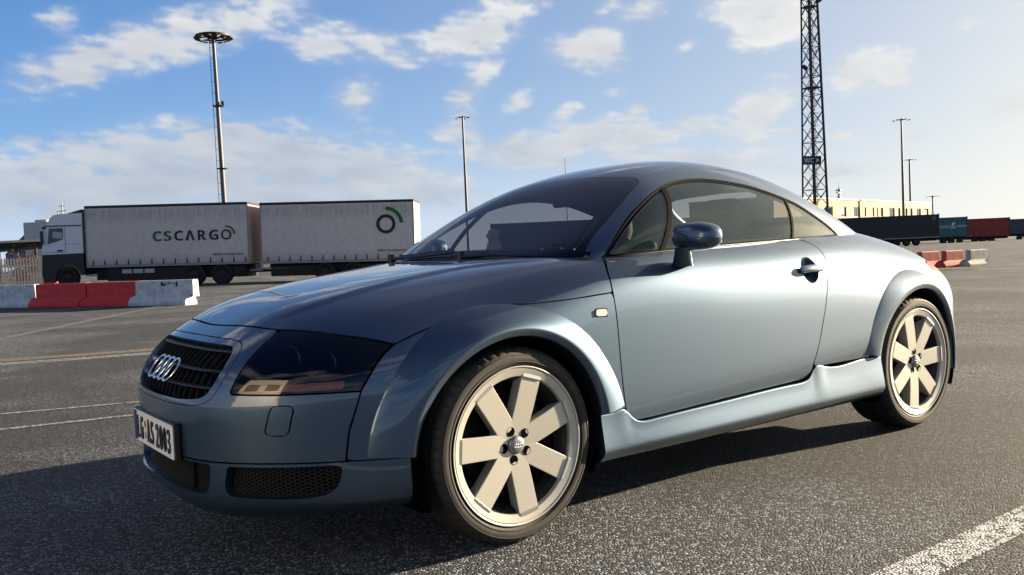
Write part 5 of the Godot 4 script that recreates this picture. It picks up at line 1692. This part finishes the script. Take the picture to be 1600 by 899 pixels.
func make_far_trailers() -> void:
	var frame := mat(Color(0.25, 0.25, 0.27), 0.6); var pale := mat(Color(0.50, 0.50, 0.50), 0.6)
	var wm := wheel_meshes(0.52)
	var navy := mat(Color(0.085, 0.09, 0.15), 0.6)
	navy.albedo_texture = grime(51, 0.01, Color(0.8, 0.8, 0.8), Color(1, 1, 1), 256); navy.uv1_triplanar = true; navy.uv1_scale = Vector3(0.3, 0.3, 0.3)
	var t := far_trailer("semitrailer", 50.1, 117.0, 13.6, -1.02, 4.06, 1.05, navy, frame, "long black curtain-sided semitrailer in the row before the beige building", "trailer", pale)
	for x in [1.2, 2.5, 3.8]: truck_wheel(t, x, -0.05, 0.52, wm[0], wm[1])
	var lg := MB.new(); arc_shape(lg, Vector2(6.2, 3.55), 0.16, 0.24, 0, TAU - 0.001, 0.002, 0.02)
	part("mark_ring", lg, pale, t)
	var teal := mat(Color(0.09, 0.34, 0.37), 0.6)
	t = far_trailer("green_trailer", 69.3, 138.0, 4.5, -1.32, 4.14, 1.15, teal, frame, "dark green trailer with a pale stripe and slanted white mark", "trailer")
	for x in [-1.5, -0.2, 1.1]: truck_wheel(t, x, -0.05, 0.52, wm[0], wm[1])
	var st := MB.new()
	st.box(Vector3(-1.25, 2.70, 0.008), Vector3(1.7, 0.42, 0.016), 0.0); st.box(Vector3(1.35, 2.72, 0.008), Vector3(1.6, 0.38, 0.016), 0.0)
	part("stripe", st, mat(Color(0.42, 0.55, 0.56), 0.6), t)
	var em := MB.new()
	em.prism(PackedVector2Array([Vector2(-0.40, 2.36), Vector2(0.42, 2.36), Vector2(0.42, 2.75), Vector2(-0.2, 2.75)]), 0.004, 0.022)
	part("mark_foot", em, mat(Color(0.55, 0.64, 0.65), 0.6), t)
	em = MB.new()
	em.prism(PackedVector2Array([Vector2(-0.22, 2.80), Vector2(0.10, 2.80), Vector2(0.14, 2.95), Vector2(0.30, 3.0), Vector2(0.38, 3.32), Vector2(-0.08, 3.32)]), 0.004, 0.022)
	part("mark_head", em, mat(Color(0.72, 0.76, 0.76), 0.6), t)
	var red := mat(Color(0.56, 0.13, 0.14), 0.6)
	red.albedo_texture = navy.albedo_texture; red.uv1_triplanar = true; red.uv1_scale = Vector3(0.3, 0.3, 0.3)
	t = far_trailer("red_trailer", 80.8, 149.0, 7.2, -1.60, 4.14, 1.12, red, mat(Color(0.36, 0.10, 0.10), 0.6), "dark red trailer between the green one and the blue-grey one", "trailer")
	for x in [-2.3, -0.9, 0.6]: truck_wheel(t, x, -0.05, 0.52, wm[0], wm[1])
	var tl := mat(Color(0.06, 0.17, 0.21), 0.5); var gr := mat(Color(0.20, 0.23, 0.25), 0.6)
	for e in [[4.5, 96.0, 13.0, tl, "blue-green semitrailer seen through the car's windscreen"], [20.0, 99.0, 13.2, gr, "grey semitrailer behind the car's cabin, seen through its windows"], [33.5, 112.0, 13.0, navy, "dark trailer behind the car's tail, left of the long black one"]]:
		t = far_trailer("trailer_in_row", e[0], e[1], e[2], lie(e[0], e[1]) + 0.15, 4.05, 1.1, e[3], frame, e[4], "trailer")
		for x in [2.2, 3.5, 4.8]: truck_wheel(t, x, -0.05, 0.52, wm[0], wm[1])
	var bl := mat(Color(0.15, 0.21, 0.31), 0.6)
	t = far_trailer("blue_trailer", 96.2, 162.0, 8.6, -1.75, 4.05, 1.4, bl, frame, "blue-grey trailer cut off by the picture's right edge", "trailer")
	for x in [-2.6, -1.2]: truck_wheel(t, x, -0.05, 0.52, wm[0], wm[1])
	var pr := MB.new()
	for k in 14: pr.box(Vector3(-3.9 + 0.55 * k, 2.7 + 0.15 * sin(k * 2.3), 0.01), Vector3(0.3, 0.5 + 0.2 * cos(k * 1.7), 0.02), 0.0)
	stuff(part("faded_print", pr, mat(Color(0.26, 0.30, 0.33), 0.7), t))

# ---------------------------------------------------------------- masts
func mast(at: Vector3, h: float, r0: float, r1: float, ring: float, n: int, label: String, ladder := false, lean := 0.0) -> void:
	var steel := mat(Color(0.33, 0.33, 0.34), 0.55, 0.3); var darkm := mat(Color(0.07, 0.07, 0.08), 0.6)
	var t := thing("floodlight_mast", at, -0.634, label, "floodlight mast", "floodlight masts round the yard")
	t.rotation.z = lean
	var p := MB.new()
	p.bar(Vector3.ZERO, Vector3(0, h, 0), r0, r1, 14)
	part("pole", p, steel, t)
	var c := MB.new()
	if ladder:
		c.lathe([Vector2(ring, 0.0), Vector2(ring, 0.16), Vector2(ring * 0.86, 0.16), Vector2(ring * 0.86, 0.0)], 40)
		for k in 8:
			var a := TAU * k / 8
			c.beam(Vector3(0, 0, 0.05), Vector3(cos(a) * ring, sin(a) * ring, 0.05), 0.09)
		c.lathe([Vector2(ring * 0.36, -0.05), Vector2(ring * 0.36, 0.4), Vector2(r1 * 1.1, 0.5)], 20)
	else:
		for k in n:
			var a := TAU * (k + 0.25) / n
			c.beam(Vector3(0, 0, 0.0), Vector3(cos(a) * ring * 0.9, sin(a) * ring * 0.9, 0.0), 0.10)
	var q := part("lamp_ring", c, darkm, t)
	q.position = Vector3(0, h - 0.25, 0); q.rotation.x = -PI / 2
	for k in n:
		var a := TAU * (k + 0.25) / n
		var f := MB.new()
		f.box(Vector3.ZERO, Vector3(ring * 0.34, 0.14, ring * 0.30), 0.03)
		var o := part("floodlight", f, darkm, t)
		o.position = Vector3(cos(a) * ring * 0.92, h - 0.42, sin(a) * ring * 0.92); o.rotation = Vector3(0, -a, 0.30)
	if ladder:
		var l := MB.new()
		l.bar(Vector3(-r0 - 0.28, 1, 0), Vector3(-r1 - 0.28, h - 0.5, 0), 0.03, 0.03, 6)
		for k in int(h / 1.2): l.bar(Vector3(-lerpf(r0, r1, k * 1.2 / h) - 0.28, 1.0 + k * 1.2, 0), Vector3(-0.05, 1.0 + k * 1.2, 0), 0.02, 0.02, 5)
		stuff(part("climbing_ladder", l, darkm, t))
		for y in [h * 0.435, h * 0.70]:
			var bx := MB.new(); bx.box(Vector3(0.05, y, 0), Vector3(1.0, 0.10, 0.9), 0.02)
			if y > h * 0.6: bx.box(Vector3(0.55, y + 0.25, 0), Vector3(0.3, 0.5, 0.2), 0.03)
			part("collar", bx, darkm, t)

func make_tower() -> void:
	var steel := mat(Color(0.10, 0.085, 0.08), 0.6, 0.2)
	var c := yard(27.75, 80.0)
	var t := thing("lattice_tower", Vector3(c.x, -0.6, c.z), -0.634 + 0.40, "dark steel lattice tower with a ladder, carrying the WC sign", "tower")
	t.rotation.z = 0.0
	var h := 34.0
	var half := func(y): return lerpf(0.81, 0.31, y / h)
	var legs := [Vector2(-1, -1), Vector2(1, -1), Vector2(1, 1), Vector2(-1, 1)]
	for k in 4:
		var m := MB.new()
		m.beam(Vector3(legs[k].x * half.call(0), 0, legs[k].y * half.call(0)), Vector3(legs[k].x * half.call(h), h, legs[k].y * half.call(h)), 0.15 if legs[k].y > 0 else 0.11)
		part("leg", m, steel, t)
	var n := 24
	for f in 4:
		var m := MB.new()
		var a: Vector2 = legs[f]; var b: Vector2 = legs[(f + 1) % 4]
		for k in n:
			var y0 := h * k / n; var y1 := h * (k + 1) / n
			var p0 := Vector3(a.x * half.call(y0), y0, a.y * half.call(y0)); var p1 := Vector3(b.x * half.call(y1), y1, b.y * half.call(y1))
			var q0 := Vector3(b.x * half.call(y0), y0, b.y * half.call(y0)); var q1 := Vector3(a.x * half.call(y1), y1, a.y * half.call(y1))
			m.beam(p0, p1, 0.045); m.beam(q0, q1, 0.045)
			if k % 3 == 0: m.beam(q1, p1, 0.05)
		stuff(part("cross_braces", m, steel, t))
	var ld := MB.new()
	for x in [-0.22, 0.22]: ld.bar(Vector3(x, 0.5, 0.1), Vector3(x, h, 0.1), 0.03, 0.03, 5)
	for k in 100: ld.bar(Vector3(-0.22, 0.6 + k * 0.33, 0.1), Vector3(0.22, 0.6 + k * 0.33, 0.1), 0.015, 0.015, 4)
	for k in 30:
		var y := 1.5 + k * 1.1
		for i in 8:
			ld.beam(Vector3(0.36 * cos(PI * i / 8), y, 0.1 + 0.5 * sin(PI * i / 8)), Vector3(0.36 * cos(PI * (i + 1) / 8), y, 0.1 + 0.5 * sin(PI * (i + 1) / 8)), 0.03)
	stuff(part("ladder_cage", ld, steel, t))
	for y in [14.8, 22.0]:
		var m := MB.new(); var w: float = half.call(y)
		m.box(Vector3(0, y, 0), Vector3(2.1 * w, 0.10, 2.1 * w), 0.0)
		part("platform", m, steel, t)
		for e in [-1.0, 1.0]:
			m = MB.new(); m.beam(Vector3(-w, y + 1.0, e * w), Vector3(w, y + 1.0, e * w), 0.05)
			part("guard_rail", m, steel, t)
			m = MB.new(); m.beam(Vector3(e * w, y + 1.0, -w), Vector3(e * w, y + 1.0, w), 0.05)
			part("guard_rail", m, steel, t)
	for e in [[Vector3(-1.05, 16.5, 0.4), -0.5], [Vector3(-1.2, 4.4, 0.5), -0.5], [Vector3(0.9, 22.6, 0.4), 0.6]]:
		var m := MB.new(); m.box(Vector3.ZERO, Vector3(0.55, 0.32, 0.25), 0.04); m.bar(Vector3.ZERO, Vector3(0.5 if e[0].x < 0 else -0.5, -0.1, 0), 0.03)
		var o := part("floodlight", m, steel, t)
		o.position = e[0]; o.rotation.z = e[1]
	for y in [3.6]:
		var m := MB.new(); m.box(Vector3(0.6, y, 1.0), Vector3(0.55, 0.75, 0.35), 0.04)
		part("junction_box", m, mat(Color(0.35, 0.38, 0.42), 0.5), t)
	# the sign that hangs on it
	var s := thing("toilet_sign", c + RIGHT * -0.62 - AHEAD * 1.30 + Vector3(0, 7.62 - c.y, 0), -0.634, "dark blue sign with white letters and an arrow high on the lattice tower", "sign")
	s.rotation.z = -0.03
	var b := MB.new(); b.box(Vector3.ZERO, Vector3(1.72, 0.76, 0.08), 0.015)
	part("sign_panel", b, mat(Color(0.02, 0.035, 0.13), 0.45), s)
	var ink := mat(Color(0.72, 0.76, 0.86), 0.5)
	write("sign_lettering", "WC", 0.42, 0.86, Vector3(-0.28, 0, 0.044), Basis.IDENTITY, ink, s)
	b = MB.new(); b.prism(PackedVector2Array([Vector2(0.33, -0.2), Vector2(0.68, 0.0), Vector2(0.33, 0.2), Vector2(0.40, 0.0)]), 0.041, 0.048)
	part("sign_arrow", b, ink, s)

func make_masts() -> void:
	mast(yard(-30.4, 95.0), 25.1, 0.30, 0.17, 1.85, 12, "tall floodlight mast with a round lamp ring and ladder, behind the lorry", true, 0.008)
	mast(yard(-7.45, 158.0), 25.2, 0.30, 0.16, 1.25, 4, "slim floodlight mast between the trailer and the car's windscreen")
	mast(yard(84.0, 188.0), 26.2, 0.34, 0.16, 1.6, 4, "taller of the two floodlight masts behind the beige building")
	mast(yard(131.9, 290.0), 26.4, 0.40, 0.25, 2.0, 4, "shorter, further floodlight mast close beside the tall one over the building")
	mast(yard(144.0, 300.0), 14.6, 0.30, 0.2, 2.0, 4, "small distant lamp mast just right of the beige building")
	var m := MB.new(); m.bar(Vector3.ZERO, Vector3(0, 23.2, 0), 0.16, 0.07, 8)
	var far := yard(14.4, 218.0)
	var o := part("far_mast", m, mat(Color(0.3, 0.3, 0.32), 0.6), self)
	o.position = far
	tag(o, "thin distant mast tip showing above the car's roof", "mast")

# ---------------------------------------------------------------- buildings
func make_building() -> void:
	var wall := mat(Color(0.62, 0.52, 0.42), 0.8); var white := mat(Color(0.82, 0.80, 0.76), 0.6)
	wall.albedo_texture = grime(61, 0.008, Color(0.86, 0.86, 0.86), Color(1, 1, 1), 256); wall.uv1_triplanar = true; wall.uv1_scale = Vector3(0.08, 0.08, 0.08)
	var a := STAND + RIGHT * 45.0 + AHEAD * 150.0
	var dir := (RIGHT * 62.0 + AHEAD * 74.0).normalized()
	var turn := atan2(-dir.z, dir.x)
	var t := thing("office_building", Vector3(a.x, -1.6, a.z), turn, "long low beige building with a row of dark windows behind the trailers", "building")
	var L := 96.5; var D := 16.0; var H := 9.35
	# wall with real openings
	var ops := [[23.94, 3.77], [32.2, 3.0], [39.58, 3.75], [46.24, 0.89], [51.38, 0.93], [54.14, 0.73], [56.74, 1.64], [62.8, 3.84], [69.16, 1.81], [74.83, 1.64], [78.67, 1.94], [83.95, 3.67], [90.33, 4.08]]
	var y0 := 6.0; var y1 := 7.98
	var m := MB.new()
	m.box(Vector3(L / 2, y0 / 2, -0.15), Vector3(L, y0, 0.3), 0.0)
	m.box(Vector3(L / 2, (y1 + H) / 2, -0.15), Vector3(L, H - y1, 0.3), 0.0)
	var x := 0.0
	for e in ops:
		m.box(Vector3((x + e[0]) / 2, (y0 + y1) / 2, -0.15), Vector3(e[0] - x, y1 - y0, 0.3), 0.0)
		x = e[0] + e[1]
	m.box(Vector3((x + L) / 2, (y0 + y1) / 2, -0.15), Vector3(L - x, y1 - y0, 0.3), 0.0)
	m.box(Vector3(L - 0.15, H / 2, -D / 2), Vector3(0.3, H, D - 0.6), 0.0)
	m.box(Vector3(0.15, H / 2, -D / 2), Vector3(0.3, H, D - 0.6), 0.0)
	m.box(Vector3(L / 2, H / 2, -D + 0.15), Vector3(L, H, 0.3), 0.0)
	part("wall", m, wall, t)
	m = MB.new()
	m.box(Vector3(L / 2, H + 0.09, -D / 2 + 0.05), Vector3(L + 0.3, 0.2, D + 0.3), 0.02)
	part("roof", m, white, t)
	m = MB.new(); m.box(Vector3(L / 2, H / 2, -3.0), Vector3(L - 1.0, H - 0.3, 0.1), 0.0)
	part("room_partition", m, mat(Color(0.06, 0.055, 0.055), 0.9), t)
	var pane := mat(Color(0.10, 0.12, 0.14), 0.08); var fr := mat(Color(0.30, 0.28, 0.27), 0.6)
	var k := 0
	for e in ops:
		var w := sub("window", t, Vector3(e[0] + e[1] / 2, (y0 + y1) / 2, -0.18))
		m = MB.new()
		for s in [-1.0, 1.0]:
			m.box(Vector3(s * (e[1] / 2 - 0.04), 0, 0), Vector3(0.08, y1 - y0, 0.1), 0.0); m.box(Vector3(0, s * ((y1 - y0) / 2 - 0.04), 0), Vector3(e[1] - 0.17, 0.08, 0.1), 0.0)
		if e[1] > 2.6: m.box(Vector3(e[1] * 0.1, 0, 0), Vector3(0.09, y1 - y0 - 0.17, 0.1), 0.0)
		part("frame", m, fr, w)
		m = MB.new(); m.box(Vector3(0, 0, -0.02), Vector3(e[1] - 0.1, y1 - y0 - 0.1, 0.03), 0.0)
		part("pane", m, pane, w)
		if k == 1 or (e[1] > 2.6 and k % 3 == 0):
			m = MB.new(); m.box(Vector3(-e[1] * 0.1, 0.25 if k == 1 else -0.2, 0.02), Vector3(e[1] * 0.62, (y1 - y0) * 0.75, 0.03), 0.0)
			part("blind", m, mat(Color(0.70, 0.68, 0.66) if k == 1 else Color(0.40, 0.42, 0.46), 0.8), w)
		k += 1
	for e in [[12.0, 4.2, 1.4], [26.0, 5.0, 0.7], [82.0, 6.0, 0.35]]:
		m = MB.new(); m.box(Vector3(e[0], H + 0.2 + e[2] / 2, -6.0), Vector3(e[1], e[2], 3.0), 0.03)
		part("roof_plant", m, mat(Color(0.22, 0.21, 0.21), 0.7), t)
	var rad := Vector3(45.5, H + 0.2, -5.0)
	var md := MB.new()
	md.bar(rad, rad + Vector3(0, 2.9, 0), 0.28, 0.12, 8)
	md.box(rad + Vector3(0, 1.8, 0), Vector3(2.3, 0.22, 0.5), 0.03); md.box(rad + Vector3(0, 2.35, 0), Vector3(1.2, 0.3, 1.0), 0.05)
	for y in [0.6, 1.1]: md.box(rad + Vector3(0, y, 0), Vector3(1.0, 0.15, 0.6), 0.02)
	md.bar(rad + Vector3(0.1, 2.5, 0), rad + Vector3(0.1, 4.0, 0), 0.05, 0.03, 6)
	part("radar_mast", md, mat(Color(0.45, 0.43, 0.42), 0.6), t)
	md = MB.new()
	md.bar(Vector3(39.0, H, -8), Vector3(39.0, H + 1.5, -8), 0.12, 0.08, 6); md.box(Vector3(39.0, H + 1.5, -8), Vector3(3.8, 0.16, 0.6), 0.02)
	for s in [-1.5, 0.0, 1.5]: md.box(Vector3(39.0 + s, H + 1.35, -8), Vector3(0.7, 0.25, 0.6), 0.03)
	part("roof_lamp", md, mat(Color(0.40, 0.40, 0.40), 0.6), t)

func make_left_edge() -> void:
	# picket fence: posts, rails and pickets
	var white := mat(Color(0.86, 0.80, 0.70), 0.6)
	var t := thing("picket_fence", yard(-24.3, 39.8) + Vector3(0, -lie(-24.3, 39.8), 0), -0.634 + 0.75, "cream-white picket fence at the picture's left edge before the canopy", "fence")
	var pk := MB.new()
	pk.prism(PackedVector2Array([Vector2(-0.038, 0.1), Vector2(0.038, 0.1), Vector2(0.038, 1.50), Vector2(0.0, 1.58), Vector2(-0.038, 1.50)]), -0.012, 0.012)
	var pm := pk.mesh(white)
	for k in 42:
		var o := put("picket", pm, t)
		o.position = Vector3(-2.6 + k * 0.131, 0.0, 0.03)
	for y in [0.42, 1.18]:
		var r := MB.new(); r.box(Vector3(0.1, y, 0), Vector3(5.5, 0.09, 0.035), 0.0)
		part("rail", r, white, t)
	for x in [-2.6, -0.75, 1.05, 2.84]:
		var p := MB.new(); p.box(Vector3(x, 0.82, -0.01), Vector3(0.12, 1.64, 0.10), 0.01)
		part("post", p, white, t)
	# barriers seen between the pickets
	var red := mat(Color(0.62, 0.16, 0.12), 0.5)
	var b := barrier_mesh(0.62, 0.8)
	for e in [[-24.6, 44.5, red, "red barrier glimpsed through the left part of the picket fence"], [-23.9, 44.5, white, "cream barrier glimpsed through the picket fence between two red ones"], [-23.2, 44.5, red, "red barrier glimpsed through the right part of the picket fence"]]:
		var o := put("barrier", b.mesh(e[2]), self)
		tag(o, e[3], "barrier", "barriers behind the picket fence")
		o.position = yard(e[0], e[1]); o.rotation.y = -0.634
	# canopy
	var c := thing("canopy", yard(-36.0, 62.0), -0.634 + 0.12, "flat canopy on slim dark posts behind the picket fence", "canopy")
	var m := MB.new(); m.box(Vector3(0, 3.02, -2.0), Vector3(8.6, 0.16, 5.0), 0.03)
	part("roof_slab", m, mat(Color(0.76, 0.72, 0.64), 0.6), c)
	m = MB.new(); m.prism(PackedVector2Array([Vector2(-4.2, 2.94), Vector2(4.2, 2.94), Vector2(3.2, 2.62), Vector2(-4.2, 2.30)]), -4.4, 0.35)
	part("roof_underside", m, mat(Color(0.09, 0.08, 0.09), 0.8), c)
	for x in [-2.8, 0.2, 1.4, 2.65]:
		m = MB.new(); m.box(Vector3(x, 1.45, 0.2), Vector3(0.14, 2.9, 0.14), 0.0)
		part("post", m, mat(Color(0.12, 0.11, 0.12), 0.6), c)
	# moored ship: white superstructure, stern ramp and mast
	var s := thing("ferry", yard(-81.5, 152.0), -0.634, "grey-white ferry superstructure with slanting stern ramp and thin mast, behind the canopy", "ship")
	var hull := mat(Color(0.66, 0.68, 0.70), 0.6)
	m = MB.new()
	m.box(Vector3(1.6, 4.6, -6), Vector3(7.2, 9.2, 12), 0.1); m.box(Vector3(7.5, 3.1, -6), Vector3(7.0, 6.2, 12), 0.1)
	m.box(Vector3(0.0, 9.45, -4), Vector3(2.0, 0.5, 4), 0.05)
	part("superstructure", m, hull, s)
	m = MB.new(); m.prism(PackedVector2Array([Vector2(-6.5, 2.0), Vector2(-1.9, 2.0), Vector2(-1.9, 8.2), Vector2(-2.6, 7.6), Vector2(-6.5, 4.0)]), -8, -2)
	part("stern_ramp", m, mat(Color(0.38, 0.40, 0.43), 0.6), s)
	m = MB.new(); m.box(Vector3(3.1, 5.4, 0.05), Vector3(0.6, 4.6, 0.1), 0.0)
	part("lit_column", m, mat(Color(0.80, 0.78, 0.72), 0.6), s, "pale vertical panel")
	m = MB.new()
	m.bar(Vector3(3.4, 9.2, -3), Vector3(3.4, 12.6, -3), 0.18, 0.08, 8); m.bar(Vector3(2.4, 11.0, -3), Vector3(4.2, 11.2, -3), 0.08, 0.08, 6); m.bar(Vector3(2.8, 11.9, -3), Vector3(4.0, 12.0, -3), 0.07, 0.07, 6)
	m.bar(Vector3(2.6, 9.2, -3), Vector3(2.6, 11.4, -3), 0.08, 0.05, 6)
	part("ship_mast", m, mat(Color(0.62, 0.62, 0.62), 0.6), s)
	# a bare reddish bush under the canopy
	var rng := RandomNumberGenerator.new(); rng.seed = 5
	var bush := thing("bush", yard(-32.3, 59.0), 0.0, "brown leafless bush behind the fence beside the lorry's cab", "bush")
	m = MB.new()
	for k in 260:
		var p := Vector3(rng.randfn(0, 0.55), 0.3 + absf(rng.randfn(0.9, 0.5)), rng.randfn(0, 0.5))
		m.bar(Vector3(p.x * 0.3, 0.1, p.z * 0.3).lerp(p, rng.randf_range(0.3, 0.8)), p, 0.012, 0.006, 4, false)
	part("twigs", m, mat(Color(0.20, 0.12, 0.10), 0.9), bush)
	m = MB.new()
	for k in 900:
		var p := Vector3(rng.randfn(0, 0.6), 0.25 + absf(rng.randfn(0.95, 0.5)), rng.randfn(0, 0.5))
		var u := Vector3(rng.randfn(), rng.randfn(), rng.randfn()).normalized() * 0.07; var w := Vector3(rng.randfn(), rng.randfn(), rng.randfn()).normalized() * 0.05
		m.quad(p - u, p + w, p + u, p - w)
	stuff(part("dry_leaves", m, mat(Color(0.26, 0.13, 0.10), 0.9), bush))
	# something dark beyond the trailer's tail
	var v := thing("dark_van", yard(-7.6, 85.0), -0.634 + 0.4, "dark vehicle roof just showing past the trailer's rear corner", "van")
	m = MB.new(); m.prism(PackedVector2Array([Vector2(-2.4, 0.4), Vector2(2.4, 0.4), Vector2(2.4, 1.3), Vector2(1.7, 1.5), Vector2(1.1, 2.1), Vector2(-2.2, 2.15), Vector2(-2.4, 1.9)]), -1.8, 0.0)
	part("van_body", m, mat(Color(0.06, 0.09, 0.17), 0.4), v)
	var wm := wheel_meshes(0.34)
	for x in [-1.5, 1.6]: truck_wheel(v, x, 0.01, 0.34, wm[0], wm[1])

# a white delivery van ahead of the car: the photograph shows it as a reflection in the bumper
func make_van() -> void:
	var t := thing("delivery_van", Vector3(-4.0, 0, 0.75), PI, "white delivery van before the car's nose, its tail mirrored in the front bumper", "van")
	var white := mat(Color(0.84, 0.83, 0.80), 0.35); var red := mat(Color(0.55, 0.04, 0.04), 0.25)
	var m := MB.new()
	# its own x points forward, away from the car
	m.prism(PackedVector2Array([Vector2(0.0, 0.45), Vector2(5.1, 0.42), Vector2(5.2, 0.9), Vector2(5.0, 1.15), Vector2(4.2, 1.35), Vector2(3.5, 2.45), Vector2(3.1, 2.66), Vector2(0.15, 2.70), Vector2(0.03, 2.60)]), -0.98, 0.98)
	part("van_body", m, white, t)
	for sg in [-1.0, 1.0]:
		m = MB.new(); m.box(Vector3(-0.012, 1.45, sg * 0.48), Vector3(0.03, 1.75, 0.92), 0.012)
		var d := part("rear_door", m, white, t)
		m = MB.new(); m.box(Vector3(-0.03, 1.85, sg * 0.47), Vector3(0.01, 0.55, 0.62), 0.004)
		part("door_window", m, black, d)
		m = MB.new(); m.box(Vector3(-0.02, 1.15, sg * 0.93), Vector3(0.05, 0.62, 0.10), 0.015)
		part("tail_lamp", m, red, t)
	m = MB.new(); m.box(Vector3(-0.05, 0.50, 0), Vector3(0.16, 0.16, 1.9), 0.03)
	part("rear_bumper", m, black, t)
	m = MB.new(); m.box(Vector3(-0.035, 0.82, 0), Vector3(0.01, 0.11, 0.50), 0.0)
	part("number_plate", m, mat(Color(0.8, 0.8, 0.78), 0.4), t)
	var wm := wheel_meshes(0.34)
	for x in [0.95, 4.3]:
		for sg in [-1.0, 1.0]:
			var w := sub("wheel", t, Vector3(x, 0.34, sg * 0.99)); w.rotation.y = 0.0 if sg > 0 else PI
			put("tyre", wm[0], w); put("rim", wm[1], w)
